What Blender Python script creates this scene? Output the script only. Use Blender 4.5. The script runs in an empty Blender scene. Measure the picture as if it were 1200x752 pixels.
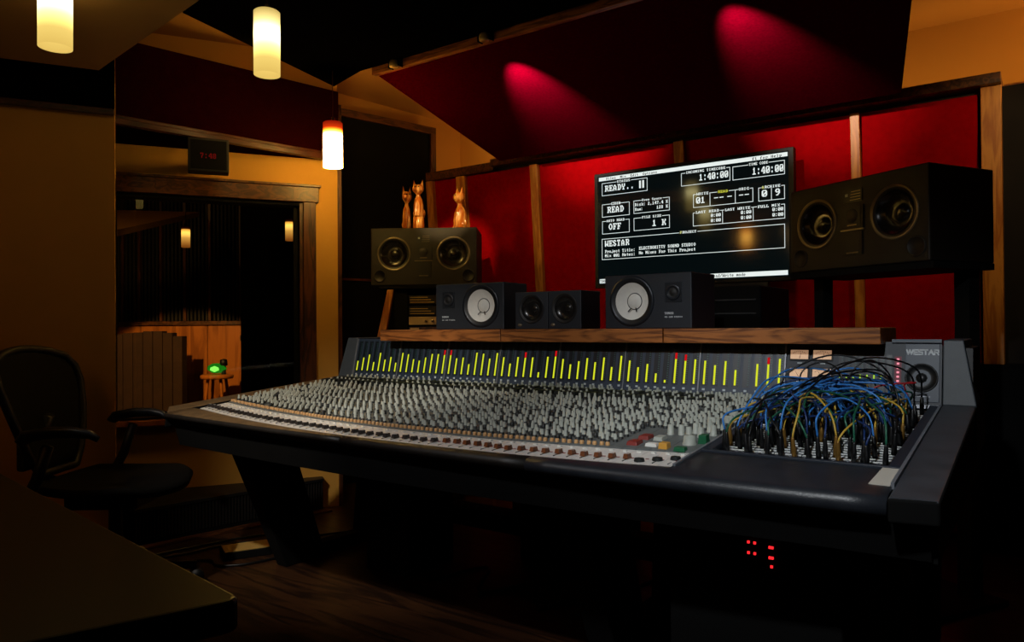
import bpy, bmesh, math, random
from mathutils import Vector, Matrix, noise

R = random.Random(7)
scene = bpy.context.scene
COL = scene.collection

# ------------------------------------------------------------------ camera
PH, PIT, ROLL = -0.622, 0.008, -0.007
CAM = Vector((0, 0, 1.06))
FW0 = Vector((math.sin(PH), math.cos(PH), 0))
RT = Vector((math.cos(PH), -math.sin(PH), 0))
UP0 = Vector((0, 0, 1))
fw = FW0 * math.cos(PIT) + UP0 * math.sin(PIT)
up = -FW0 * math.sin(PIT) + UP0 * math.cos(PIT)
c_r = RT * math.cos(ROLL) + up * math.sin(ROLL)
c_u = -RT * math.sin(ROLL) + up * math.cos(ROLL)
cam = bpy.data.cameras.new('camera')
cam.sensor_width = 36.0
cam.lens = 870 / 1200 * 36.0
cam.clip_start = 0.05
cam_o = bpy.data.objects.new('camera', cam)
m = Matrix((c_r, c_u, -fw)).transposed().to_4x4()
m.translation = CAM
cam_o.matrix_world = m
COL.objects.link(cam_o)
scene.camera = cam_o

# ------------------------------------------------------------------ world, light, exposure
scene.view_settings.view_transform = 'Standard'
scene.view_settings.look = 'None'
scene.view_settings.exposure = 0.0
scene.view_settings.gamma = 1.0
scene.view_settings.use_curve_mapping = False
w = bpy.data.worlds.new('world')
scene.world = w
w.use_nodes = True
w.node_tree.nodes['Background'].inputs[0].default_value = (0.02, 0.012, 0.006, 1)
w.node_tree.nodes['Background'].inputs[1].default_value = 0.0

WARM = (1.0, 0.56, 0.16)
NEUT = (1.0, 0.95, 0.88)


def spot(name, loc, to, power, angle, blend=0.5, col=NEUT, rad=0.04):
    l = bpy.data.lights.new(name, 'SPOT')
    l.energy = power
    l.spot_size = math.radians(angle)
    l.spot_blend = blend
    l.color = col
    l.shadow_soft_size = rad
    o = bpy.data.objects.new(name, l)
    o.location = loc
    o.rotation_euler = (Vector(to) - Vector(loc)).to_track_quat('-Z', 'Y').to_euler()
    COL.objects.link(o)
    return o


def area(name, loc, to, power, sx, sy, col=NEUT, spread=180):
    l = bpy.data.lights.new(name, 'AREA')
    l.shape = 'RECTANGLE'
    l.size, l.size_y = sx, sy
    l.energy = power
    l.color = col
    l.spread = math.radians(spread)
    o = bpy.data.objects.new(name, l)
    o.location = loc
    o.rotation_euler = (Vector(to) - Vector(loc)).to_track_quat('-Z', 'Y').to_euler()
    COL.objects.link(o)
    return o


# lamps over the working side of the console, aimed at its surface
spot('console_lamp', (-0.35, 0.35, 2.12), (-0.48, 2.1, 0.85), 80, 50, 0.8, (0.92, 0.97, 1.0), 0.04)
spot('console_lamp', (-1.40, 0.25, 2.12), (-1.50, 2.1, 0.85), 52, 50, 0.8, (0.95, 0.97, 1.0), 0.04)
spot('console_lamp', (-2.15, 0.35, 2.12), (-2.50, 2.0, 0.78), 112, 46, 0.8, (1.0, 0.92, 0.80), 0.04)
# unseen wash lights added for the red wall and posts, cones kept off the panel
spot('wall_wash', (-2.35, 3.25, 2.16), (-2.70, 4.2, 1.48), 8.5, 76, 0.7, (1.0, 0.74, 0.40), 0.04)
spot('wall_wash', (-0.85, 3.30, 2.16), (-0.95, 4.2, 1.55), 6, 68, 0.7, (1.0, 0.66, 0.27), 0.04)
spot('wall_wash', (0.12, 3.3, 2.22), (-0.20, 4.10, 1.75), 12, 66, 0.6, (1.0, 0.72, 0.36), 0.03)
# cove lamp behind the end of the front wall; then hidden warm fill added for the beige
spot('cove_lamp', (0.75, 4.25, 2.28), (-0.2, 4.62, 2.5), 24, 110, 0.3, WARM, 0.02)
area('upper_fill', (-0.6, 4.30, 2.24), (-0.6, 4.6, 2.6), 1.3, 1.2, 0.05, WARM)
area('upper_fill', (-3.3, 4.30, 2.23), (-3.4, 4.6, 2.6), 1.0, 0.6, 0.05, WARM)
area('upper_fill', (-2.95, 2.2, 2.52), (-3.3, 2.2, 2.68), 1.6, 0.05, 1.2, WARM)
area('upper_fill', (-3.15, 3.3, 2.50), (-3.4, 3.4, 2.68), 0.7, 0.05, 0.8, WARM)
# live room
spot('live_room_light', tuple(RT * -2.70 + FW0 * 4.7 + UP0 * 1.9), tuple(RT * -3.05 + FW0 * 7.0 + UP0 * -0.08), 140, 50, 0.15, (1.0, 0.56, 0.16), 0.03)
spot('live_room_light', tuple(RT * -2.95 + FW0 * 5.3 + UP0 * 1.25), tuple(RT * -3.35 + FW0 * 6.4 + UP0 * 2.0), 12, 60, 0.6, (1.0, 0.60, 0.2), 0.03)  # added upward fill on the slanting beige slab
spot('live_room_light', tuple(RT * -3.5 + FW0 * 5.0 + UP0 * 2.4), tuple(RT * -2.8 + FW0 * 7.0 + UP0 * 1.7), 4, 70, 0.8, (1.0, 0.56, 0.16), 0.03)  # added weak fill to bring up the black slats
# light added to brighten the cats, no fixture there
spot('cat_fill', (-2.2, 2.3, 2.36), (-2.93, 3.36, 1.885), 110, 17, 0.5, (1.0, 0.68, 0.30), 0.03)
# spill of the room behind the photographer
area('room_spill', (-1.9, -0.9, 2.15), (-2.4, 1.2, 0.0), 1.6, 1.2, 0.8, (1.0, 0.58, 0.2))


# ------------------------------------------------------------------ materials
def lin(c):
    def f(v):
        v /= 255.0
        return v / 12.92 if v <= 0.04045 else ((v + 0.055) / 1.055) ** 2.4
    return (f(c[0]), f(c[1]), f(c[2]), 1.0)


def mat(name, rgb, rough=0.5, metal=0.0, var=0.15, scale=12.0, bump=0.0, bscale=200.0, emit=0.0, erg=None, spec=0.5, stretch=None, coat=0.0):
    M = bpy.data.materials.new(name)
    M.use_nodes = True
    nt = M.node_tree
    N, L = nt.nodes, nt.links
    b = N['Principled BSDF']
    b.inputs['Roughness'].default_value = rough
    b.inputs['Metallic'].default_value = metal
    b.inputs['Specular IOR Level'].default_value = spec
    b.inputs['Coat Weight'].default_value = coat
    base = lin(rgb)
    tc = N.new('ShaderNodeTexCoord')
    mp = N.new('ShaderNodeMapping')
    if stretch:
        mp.inputs['Scale'].default_value = stretch
    L.new(tc.outputs['Object'], mp.inputs['Vector'])
    nz = N.new('ShaderNodeTexNoise')
    nz.inputs['Scale'].default_value = scale
    nz.inputs['Detail'].default_value = 4
    L.new(mp.outputs[0], nz.inputs['Vector'])
    cr = N.new('ShaderNodeValToRGB')
    cr.color_ramp.elements[0].position = 0.3
    cr.color_ramp.elements[1].position = 0.7
    cr.color_ramp.elements[0].color = tuple(v * (1 - var) for v in base[:3]) + (1,)
    cr.color_ramp.elements[1].color = tuple(min(1, v * (1 + var)) for v in base[:3]) + (1,)
    L.new(nz.outputs['Fac'], cr.inputs[0])
    L.new(cr.outputs[0], b.inputs['Base Color'])
    if bump:
        n2 = N.new('ShaderNodeTexNoise')
        n2.inputs['Scale'].default_value = bscale
        L.new(mp.outputs[0], n2.inputs['Vector'])
        bp = N.new('ShaderNodeBump')
        bp.inputs['Strength'].default_value = bump
        bp.inputs['Distance'].default_value = 0.002
        L.new(n2.outputs['Fac'], bp.inputs['Height'])
        L.new(bp.outputs[0], b.inputs['Normal'])
    if emit:
        b.inputs['Emission Color'].default_value = lin(erg or rgb)
        b.inputs['Emission Strength'].default_value = emit
    return M


def wood(name, dark, light, rough=0.45, axis='Z', scale=6.0, ring=9.0):
    M = bpy.data.materials.new(name)
    M.use_nodes = True
    nt = M.node_tree
    N, L = nt.nodes, nt.links
    b = N['Principled BSDF']
    b.inputs['Roughness'].default_value = rough
    tc = N.new('ShaderNodeTexCoord')
    mp = N.new('ShaderNodeMapping')
    mp.inputs['Scale'].default_value = {'X': (0.12, 1, 1), 'Y': (1, 0.12, 1), 'Z': (1, 1, 0.12)}[axis]
    L.new(tc.outputs['Object'], mp.inputs['Vector'])
    nz = N.new('ShaderNodeTexNoise')
    nz.inputs['Scale'].default_value = scale * 4
    nz.inputs['Detail'].default_value = 6
    nz.inputs['Distortion'].default_value = 0.6
    L.new(mp.outputs[0], nz.inputs['Vector'])
    ma = N.new('ShaderNodeMath')
    ma.operation = 'MULTIPLY'
    ma.inputs[1].default_value = ring
    L.new(nz.outputs['Fac'], ma.inputs[0])
    fr = N.new('ShaderNodeMath')
    fr.operation = 'PINGPONG'
    fr.inputs[1].default_value = 1.0
    L.new(ma.outputs[0], fr.inputs[0])
    cr = N.new('ShaderNodeValToRGB')
    cr.color_ramp.elements[0].color = lin(dark)
    cr.color_ramp.elements[1].color = lin(light)
    cr.color_ramp.elements[0].position = 0.1
    cr.color_ramp.elements[1].position = 0.8
    L.new(fr.outputs[0], cr.inputs[0])
    L.new(cr.outputs[0], b.inputs['Base Color'])
    bp = N.new('ShaderNodeBump')
    bp.inputs['Strength'].default_value = 0.15
    bp.inputs['Distance'].default_value = 0.001
    L.new(fr.outputs[0], bp.inputs['Height'])
    L.new(bp.outputs[0], b.inputs['Normal'])
    return M


def emis(name, rgb, strength):
    M = bpy.data.materials.new(name)
    M.use_nodes = True
    nt = M.node_tree
    nt.nodes.remove(nt.nodes['Principled BSDF'])
    e = nt.nodes.new('ShaderNodeEmission')
    e.inputs[0].default_value = lin(rgb)
    e.inputs[1].default_value = strength
    nt.links.new(e.outputs[0], nt.nodes['Material Output'].inputs[0])
    return M


def lampglass(name, stops, strengths):
    """glowing glass: colour and brightness run along the shade (object z, 0 = bottom, 1 = top)"""
    M = bpy.data.materials.new(name)
    M.use_nodes = True
    nt = M.node_tree
    N, L = nt.nodes, nt.links
    N.remove(N['Principled BSDF'])
    tc = N.new('ShaderNodeTexCoord')
    sx = N.new('ShaderNodeSeparateXYZ')
    L.new(tc.outputs['Generated'], sx.inputs[0])
    cr = N.new('ShaderNodeValToRGB')
    while len(cr.color_ramp.elements) < len(stops):
        cr.color_ramp.elements.new(0.5)
    for e, (p, c) in zip(cr.color_ramp.elements, stops):
        e.position = p
        e.color = lin(c)
    sr = N.new('ShaderNodeValToRGB')
    while len(sr.color_ramp.elements) < len(strengths):
        sr.color_ramp.elements.new(0.5)
    mx = max(s for p, s in strengths)
    for e, (p, s) in zip(sr.color_ramp.elements, strengths):
        e.position = p
        e.color = (s / mx,) * 3 + (1,)
    mu = N.new('ShaderNodeMath')
    mu.operation = 'MULTIPLY'
    mu.inputs[1].default_value = mx
    L.new(sx.outputs[2], cr.inputs[0])
    L.new(sx.outputs[2], sr.inputs[0])
    L.new(sr.outputs[0], mu.inputs[0])
    e = N.new('ShaderNodeEmission')
    L.new(cr.outputs[0], e.inputs[0])
    L.new(mu.outputs[0], e.inputs[1])
    L.new(e.outputs[0], N['Material Output'].inputs[0])
    return M


def pane(name):
    M = bpy.data.materials.new(name)
    M.use_nodes = True
    nt = M.node_tree
    N, L = nt.nodes, nt.links
    N.remove(N['Principled BSDF'])
    t = N.new('ShaderNodeBsdfTransparent')
    t.inputs[0].default_value = (0.93, 0.93, 0.9, 1)
    g = N.new('ShaderNodeBsdfGlossy')
    g.inputs['Roughness'].default_value = 0.01
    f = N.new('ShaderNodeFresnel')
    f.inputs[0].default_value = 1.45
    x = N.new('ShaderNodeMixShader')
    L.new(f.outputs[0], x.inputs[0])
    L.new(t.outputs[0], x.inputs[1])
    L.new(g.outputs[0], x.inputs[2])
    L.new(x.outputs[0], N['Material Output'].inputs[0])
    return M


MT = dict(
    plaster=mat('ochre_plaster', (205, 150, 62), 0.9, var=0.06, scale=3, bump=0.15, bscale=60),
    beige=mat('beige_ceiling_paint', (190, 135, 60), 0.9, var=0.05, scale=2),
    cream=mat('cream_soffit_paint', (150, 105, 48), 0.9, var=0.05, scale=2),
    blackcloth=mat('black_ceiling_cloth', (5, 4, 4), 0.95, var=0.3, scale=40, spec=0.0),
    redcloth=mat('red_fabric', (158, 2, 7), 0.95, var=0.12, scale=30, bump=0.4, bscale=500, spec=0.03),
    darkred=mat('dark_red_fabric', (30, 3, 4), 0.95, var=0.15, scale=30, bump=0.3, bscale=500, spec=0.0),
    cloudred=mat('crimson_fabric', (74, 0, 12), 0.95, var=0.22, scale=90, bump=0.5, bscale=400, spec=0.0),
    floor=wood('dark_wood_floor', (38, 22, 12), (70, 42, 22), 0.4, 'X', 3.0),
    darkwood=wood('dark_stained_wood', (52, 28, 12), (92, 50, 22), 0.4, 'Z', 5),
    darkwoodx=wood('dark_stained_wood_rail', (62, 34, 15), (104, 60, 26), 0.4, 'Y', 5),
    mould=wood('dark_red_moulding', (40, 16, 9), (66, 28, 14), 0.4, 'Y', 5),
    pine=wood('golden_pine', (176, 100, 28), (214, 140, 54), 0.45, 'Z', 5, 7),
    ply=wood('orange_plywood', (150, 84, 26), (190, 112, 42), 0.4, 'Z', 2.5, 6),
    oak=wood('oiled_oak', (112, 62, 26), (176, 106, 50), 0.4, 'X', 7, 10),
    black=mat('black_paint', (16, 16, 17), 0.55, var=0.2),
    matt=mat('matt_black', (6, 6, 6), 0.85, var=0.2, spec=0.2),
    void=mat('dark_studio_wall', (26, 18, 12), 0.9, var=0.2),
    sidearm=mat('grey_leather', (60, 64, 70), 0.42, var=0.2, scale=14, bump=0.25, bscale=350),
    leather=mat('black_leather', (38, 41, 47), 0.38, var=0.18, scale=25, bump=0.25, bscale=350),
    brownleather=mat('worn_dark_leather', (27, 23, 20), 0.5, var=0.3, scale=18, bump=0.25, bscale=350),
    cheek=mat('charcoal_vinyl', (62, 68, 74), 0.5, var=0.08, scale=30, bump=0.2, bscale=400),
    panel=mat('slate_blue_panel', (44, 57, 74), 0.45, var=0.06, scale=30),
    paneldark=mat('dark_slate_panel', (34, 41, 52), 0.5, var=0.06, scale=30),
    divider=mat('grey_metal_divider', (128, 132, 140), 0.35, 0.3, var=0.08),
    slot=mat('meter_slot', (20, 29, 37), 0.35, var=0.05),
    tick=mat('meter_scale_tick', (54, 96, 94), 0.5, var=0.1),
    label=mat('pale_channel_number', (190, 200, 205), 0.6, var=0.1),
    lit=emis('yellow_led', (214, 222, 40), 1.0),
    litred=emis('red_led', (200, 20, 24), 0.9),
    deck=mat('grey_console_plate', (98, 103, 102), 0.5, var=0.08, scale=20),
    silver=mat('silver_fader_plate', (226, 222, 216), 0.42, 0.1, var=0.06, scale=30),
    knob=mat('grey_knob_plastic', (170, 174, 164), 0.45, var=0.1, scale=60),
    knobbase=mat('black_knob_skirt', (28, 31, 31), 0.5, var=0.1),
    gold=mat('amber_knob_plastic', (206, 160, 108), 0.4, var=0.1),
    fader=mat('dark_fader_cap', (50, 44, 42), 0.4, var=0.1),
    faderbrown=mat('brown_fader_cap', (112, 58, 22), 0.4, var=0.1),
    white=mat('white_plastic', (225, 225, 218), 0.45, var=0.04),
    redplastic=mat('red_button', (128, 34, 26), 0.4, var=0.1),
    green=mat('green_button', (22, 92, 58), 0.4, var=0.1),
    amber=mat('amber_button', (206, 150, 60), 0.4, var=0.1),
    vu=mat('cream_vu_face', (232, 196, 160), 0.6, var=0.06, emit=0.38, erg=(232, 180, 140)),  # glow added to lift the faces out of the shelf's shade
    ink=mat('dark_print', (30, 24, 22), 0.7, var=0.05),
    pink=emis('pink_led', (255, 150, 170), 1.0),
    pinkpanel=mat('dark_red_led_strip', (120, 28, 50), 0.5, var=0.1),
    greenled=emis('green_led', (170, 220, 60), 0.9),
    logo=mat('pale_lettering', (205, 210, 214), 0.5, var=0.03),
    jack=mat('black_jack_bay', (16, 18, 20), 0.4, var=0.1),
    strip=mat('white_label_strip', (240, 242, 240), 0.5, var=0.08, scale=80),
    cblue=mat('blue_cable_sheath', (56, 132, 214), 0.4, var=0.12),
    cnavy=mat('dark_blue_cable_sheath', (24, 52, 104), 0.4, var=0.12),
    cblack=mat('black_cable_sheath', (14, 15, 17), 0.4, var=0.12),
    cyellow=mat('yellow_cable_sheath', (206, 168, 62), 0.4, var=0.12),
    cgreen=mat('green_cable_sheath', (28, 96, 72), 0.4, var=0.12),
    cred=mat('red_cable_sheath', (176, 34, 40), 0.4, var=0.12),
    brassplug=mat('brass_plug_sleeve', (150, 112, 52), 0.35, 0.6, var=0.1),
    spk=mat('brown_black_speaker_lacquer', (27, 21, 13), 0.6, var=0.1, scale=40, bump=0.15, bscale=300),
    spkblue=mat('blue_black_speaker_vinyl', (27, 33, 41), 0.5, var=0.1, scale=40, bump=0.15, bscale=300),
    cone=mat('dark_glossy_cone', (34, 32, 30), 0.22, 0.2, var=0.1),
    rubber=mat('black_rubber', (14, 14, 15), 0.5, var=0.1),
    rim=mat('grey_driver_rim', (138, 124, 100), 0.3, 0.5, var=0.1),
    rimdark=mat('dark_driver_rim', (40, 44, 50), 0.35, 0.4, var=0.1),
    whitecone=mat('white_paper_cone', (236, 234, 226), 0.7, var=0.04, scale=60),
    cat=wood('varnished_cat_wood', (168, 84, 20), (250, 192, 104), 0.16, 'Z', 7, 4),
    screen=mat('black_lcd_glass', (7, 15, 17), 0.075, spec=1.0, var=0.02, emit=0.35, erg=(12, 24, 27)),
    text=emis('white_screen_text', (232, 240, 236), 1.0),
    textyellow=emis('yellow_screen_text', (214, 214, 70), 0.9),
    mesh=mat('black_mesh_weave', (11, 9, 6), 0.8, var=0.3, scale=300, spec=0.15),
    deskm=mat('black_desk_laminate', (11, 9, 5), 0.38, var=0.25, scale=7),
    chrome=mat('polished_metal', (196, 176, 140), 0.22, 0.9, var=0.05),
    redled=emis('red_indicator', (255, 40, 46), 1.2),
    cluck=emis('dim_red_digit', (110, 18, 12), 0.6),
    glass=pane('window_glass'),
    slats=mat('black_slat', (20, 14, 9), 0.7, var=0.3),
    gobo=mat('brown_gobo_fabric', (52, 29, 14), 0.85, var=0.2),
    paper=mat('aged_masking_tape', (198, 192, 180), 0.7, var=0.05),
    worn_lit=mat('worn_brown_lit_top', (104, 82, 56), 0.5, var=0.35, scale=22, bump=0.2, bscale=200),  # worn brown with the warm light on it put into the colour
    lampmetal=mat('satin_lamp_metal', (206, 170, 108), 0.35, 0.3, var=0.05),
    steel=mat('steel_gold_reflection', (226, 184, 104), 0.4, 0.3, var=0.1),  # gold reflection of the lit wall put into the base colour
    brassfront=mat('gold_rack_front', (214, 178, 112), 0.4, 0.1, var=0.1),
    greenglow=emis('green_glass_glow', (130, 255, 90), 1.6),
    greendim=emis('green_glass', (30, 130, 24), 0.8),
)
MT['glow1'] = lampglass('cream_pendant_glow', [(0.0, (255, 214, 110)), (0.3, (255, 222, 120)), (0.62, (255, 240, 170)), (1.0, (240, 205, 110))],
                        [(0.0, 0.8), (0.22, 0.95), (0.42, 2.2), (0.62, 5.5), (0.82, 1.4), (1.0, 0.6)])
MT['glow2'] = lampglass('red_topped_pendant_glow', [(0.0, (255, 205, 105)), (0.65, (255, 205, 100)), (0.8, (255, 130, 30)), (0.86, (230, 60, 12)), (1.0, (170, 26, 8))],
                        [(0.0, 40.0), (0.62, 55.0), (0.78, 5.0), (0.86, 0.9), (1.0, 0.5)])
MT['glow3'] = lampglass('amber_pendant_glow', [(0.0, (214, 120, 40)), (0.6, (255, 196, 90)), (0.85, (255, 180, 70)), (0.9, (120, 40, 14)), (1.0, (40, 18, 8))],
                        [(0.0, 0.3), (0.45, 0.9), (0.72, 2.2), (0.85, 1.0), (0.9, 0.15), (1.0, 0.05)])

MT['glow4'] = lampglass('orange_pendant_glow', [(0.0, (255, 150, 40)), (0.5, (255, 190, 80)), (1.0, (255, 130, 30))],
                        [(0.0, 2.0), (0.6, 12.0), (1.0, 0.6)])

# ------------------------------------------------------------------ mesh helper
class MB:
    def __init__(s, M=None):
        s.v, s.f, s.mi, s.sm = [], [], [], []
        s.M = M

    def add(s, vs, fs, mi=0, smooth=False):
        o = len(s.v)
        if s.M is not None:
            vs = [s.M @ Vector(q) for q in vs]
        s.v += [tuple(q) for q in vs]
        for f in fs:
            s.f.append([o + i for i in f])
            s.mi.append(mi)
            s.sm.append(smooth)
        return s

    def hexa(s, p, mi=0):
        return s.add(p, [(0, 3, 2, 1), (4, 5, 6, 7), (0, 1, 5, 4), (1, 2, 6, 5), (2, 3, 7, 6), (3, 0, 4, 7)], mi)

    def box(s, x0, x1, y0, y1, z0, z1, mi=0):
        return s.hexa([(x0, y0, z0), (x1, y0, z0), (x1, y1, z0), (x0, y1, z0), (x0, y0, z1), (x1, y0, z1), (x1, y1, z1), (x0, y1, z1)], mi)

    def prism(s, poly, z0, z1, mi=0):
        n = len(poly)
        g = lambda z, i: z[i] if isinstance(z, (list, tuple)) else z
        vs = [(p[0], p[1], g(z0, i)) for i, p in enumerate(poly)] + [(p[0], p[1], g(z1, i)) for i, p in enumerate(poly)]
        fs = [list(range(n))[::-1], list(range(n, 2 * n))] + [(i, (i + 1) % n, n + (i + 1) % n, n + i) for i in range(n)]
        return s.add(vs, fs, mi)

    def quad(s, a, b, c, d, mi=0):
        return s.add([a, b, c, d], [(0, 1, 2, 3)], mi)

    def lathe(s, prof, n=24, mi=0, M=None, smooth=True, mis=None):
        """prof [(r, z)] about z, transformed by M"""
        vs, fs, ms = [], [], []
        rings = []
        for r, z in prof:
            if r < 1e-6:
                rings.append([len(vs)])
                vs.append(Vector((0, 0, z)))
            else:
                rings.append(list(range(len(vs), len(vs) + n)))
                vs += [Vector((r * math.cos(2 * math.pi * i / n), r * math.sin(2 * math.pi * i / n), z)) for i in range(n)]
        if M is not None:
            vs = [M @ q for q in vs]
        base = len(s.v)
        for k, (a, b) in enumerate(zip(rings[:-1], rings[1:])):
            mm = mis[k] if mis else mi
            for i in range(n):
                j = (i + 1) % n
                if len(a) == 1 and len(b) == 1:
                    continue
                if len(a) == 1:
                    f = (a[0], b[i], b[j])
                elif len(b) == 1:
                    f = (a[i], a[j], b[0])
                else:
                    f = (a[i], a[j], b[j], b[i])
                fs.append(f)
                ms.append(mm)
        o = base
        if s.M is not None:
            vs = [s.M @ q for q in vs]
        s.v += [tuple(q) for q in vs]
        for f, q in zip(fs, ms):
            s.f.append([o + i for i in f])
            s.mi.append(q)
            s.sm.append(smooth)
        return s

    def cyl(s, p0, p1, r0, r1=None, n=12, mi=0, smooth=True):
        r1 = r0 if r1 is None else r1
        p0, p1 = Vector(p0), Vector(p1)
        d = p1 - p0
        q = d.to_track_quat('Z', 'Y').to_matrix().to_4x4()
        q.translation = p0
        l = d.length
        e = 1e-4
        return s.lathe([(0, 0), (r0, 0), (r0, e), (r1, l - e), (r1, l), (0, l)], n, mi, q, smooth)

    def tube(s, path, r, n=6, mi=0, closed=False, flat=1.0):
        path = [Vector(p) for p in path]
        m_ = len(path)
        vs, fs = [], []
        up_ = Vector((0.13, 0.21, 1)).normalized()
        for i, p in enumerate(path):
            a = path[(i - 1) % m_] if (closed or i) else path[0]
            b = path[(i + 1) % m_] if (closed or i < m_ - 1) else path[-1]
            t = (b - a)
            t = t.normalized() if t.length > 1e-9 else Vector((0, 0, 1))
            if abs(t.dot(up_)) > 0.97:
                up_ = Vector((1, 0.2, 0.1)).normalized()
            u = t.cross(up_).normalized()
            v = u.cross(t)
            up_ = v
            rr = r[i] if isinstance(r, (list, tuple)) else r
            vs += [p + (u * math.cos(2 * math.pi * k / n) + v * math.sin(2 * math.pi * k / n) * flat) * rr for k in range(n)]
        for i in range(m_ - (0 if closed else 1)):
            a, b = i * n, ((i + 1) % m_) * n
            for k in range(n):
                fs.append((a + k, a + (k + 1) % n, b + (k + 1) % n, b + k))
        if not closed:
            fs.append(list(range(n))[::-1])
            fs.append([(m_ - 1) * n + k for k in range(n)])
        return s.add(vs, fs, mi, True)

    def build(s, name, mats, parent=None, bevel=0.0, loc=None, rz=0.0, fix=True, seg=2):
        me = bpy.data.meshes.new(name)
        me.from_pydata(s.v, [], s.f)
        for m_ in (mats if isinstance(mats, (list, tuple)) else [mats]):
            me.materials.append(MT[m_] if isinstance(m_, str) else m_)
        me.polygons.foreach_set('material_index', s.mi)
        me.polygons.foreach_set('use_smooth', s.sm)
        if fix:
            bm = bmesh.new()
            bm.from_mesh(me)
            bmesh.ops.recalc_face_normals(bm, faces=bm.faces)
            bm.to_mesh(me)
            bm.free()
        me.update()
        o = bpy.data.objects.new(name, me)
        COL.objects.link(o)
        if parent is not None:
            o.parent = parent
        if loc is not None:
            o.location = loc
        o.rotation_euler.z = rz
        if bevel:
            b = o.modifiers.new('bevel', 'BEVEL')
            b.width = bevel
            b.segments = seg
            b.limit_method = 'ANGLE'
        return o


def tag(o, label, cat, group=None, kind=None):
    o['label'] = label
    o['category'] = cat
    if group:
        o['group'] = group
    if kind:
        o['kind'] = kind
    return o


def thing(name, label, cat, loc=(0, 0, 0), rz=0.0, group=None, kind=None):
    o = bpy.data.objects.new(name, None)
    o.empty_display_size = 0.1
    COL.objects.link(o)
    o.location = loc
    o.rotation_euler.z = rz
    return tag(o, label, cat, group, kind)


def T(x, y, z):
    return Matrix.Translation((x, y, z))


def dup(o, parent=None):
    c = o.copy()
    COL.objects.link(c)
    if parent is not None:
        c.parent = parent
    return c


def carve(o, cutters):
    """cut wells into a cabinet; cutters = list of MB"""
    cs = []
    for c_ in cutters:
        q = c_.build('cutter', 'rubber', o.parent)
        md = o.modifiers.new('cut', 'BOOLEAN')
        md.operation = 'DIFFERENCE'
        md.object = q
        md.solver = 'EXACT'
        cs.append(q)
    bpy.context.view_layer.update()
    dg = bpy.context.evaluated_depsgraph_get()
    me = bpy.data.meshes.new_from_object(o.evaluated_get(dg))
    o.modifiers.clear()
    o.data = me
    for q in cs:
        bpy.data.objects.remove(q)
    return o


# lettering: an 8x8 bitmap alphabet, for screen text and printed legends
G8 = dict(zip('ABCDEFGHIJKLMNOPQRSTUVWXYZ', '''0C1E33333F333300 3F66663E66663F00 3C66030303663C00 1F36666666361F00 7F46161E16467F00 7F46161E16060F00
3C66030373667C00 3333333F33333300 1E0C0C0C0C0C1E00 7830303033331E00 6766361E36666700 0F06060646667F00 63777F7F6B636300 63676F7B73636300 1C36636363361C00
3F66663E06060F00 1E3333333B1E3800 3F66663E36666700 1E33070E38331E00 3F2D0C0C0C0C1E00 3333333333333F00 33333333331E0C00 6363636B7F776300 6363361C1C366300
3333331E0C0C1E00 7F6331184C667F00'''.split()))
G8.update(zip('abcdefghijklmnopqrstuvwxyz', '''00001E303E336E00 0706063E66663B00 00001E3303331E00 3830303E33336E00 00001E333F031E00 1C36060F06060F00 00006E33333E301F
0706366E66666700 0C000E0C0C0C1E00 300030303033331E 070666361E366700 0E0C0C0C0C0C1E00 0000337F7F6B6300 00001F3333333300 00001E3333331E00 00003B66663E060F
00006E33333E3078 00003B6E66060F00 00003E031E301F00 080C3E0C0C2C1800 0000333333336E00 00003333331E0C00 0000636B7F7F3600 000063361C366300 00003333333E301F
00003F190C263F00'''.split()))
G8.update(zip('0123456789:.,-/#|', '''3E63737B6F673E00 0C0E0C0C0C0C3F00 1E33301C06333F00 1E33301C30331E00 383C36337F307800 3F031F3030331E00 1C06031F33331E00
3F3330180C0C0C00 1E33331E33331E00 1E33333E30180E00 000C0C00000C0C00 00000000000C0C00 00000000000C0C06 0000003F00000000 6030180C06030100 36367F367F363600 3636363636363600'''.split()))


def text8(mb, s, u, v, cw, ch, put, mi=0):
    """bitmap text; put(u, v) maps to 3-D; v grows downward"""
    for ci, ch_ in enumerate(s):
        g = G8.get(ch_)
        if not g:
            continue
        for r in range(8):
            bits = int(g[2 * r:2 * r + 2], 16)
            x = 0
            while x < 8:
                if bits >> x & 1:
                    x1 = x
                    while x1 < 8 and bits >> x1 & 1:
                        x1 += 1
                    ua, ub = u + cw * (ci + x / 8), u + cw * (ci + x1 / 8)
                    va, vb = v + ch * r / 8, v + ch * (r + 1) / 8
                    mb.quad(put(ua, vb), put(ub, vb), put(ub, va), put(ua, va), mi)
                    x = x1
                else:
                    x += 1


# ================================================================== the room
def struct(o, label, cat):
    return tag(o, label, cat, kind='structure')


struct(MB().box(-9.0, 2.4, -3.2, 7.2, -0.1, 0.0).build('floor', 'floor'), 'dark brown wooden floor of the whole studio', 'floor')
struct(MB().box(-9.0, 2.4, -3.2, 7.2, 2.68, 2.78).build('ceiling', 'beige'), 'beige ceiling above the hung panels', 'ceiling')

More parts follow.
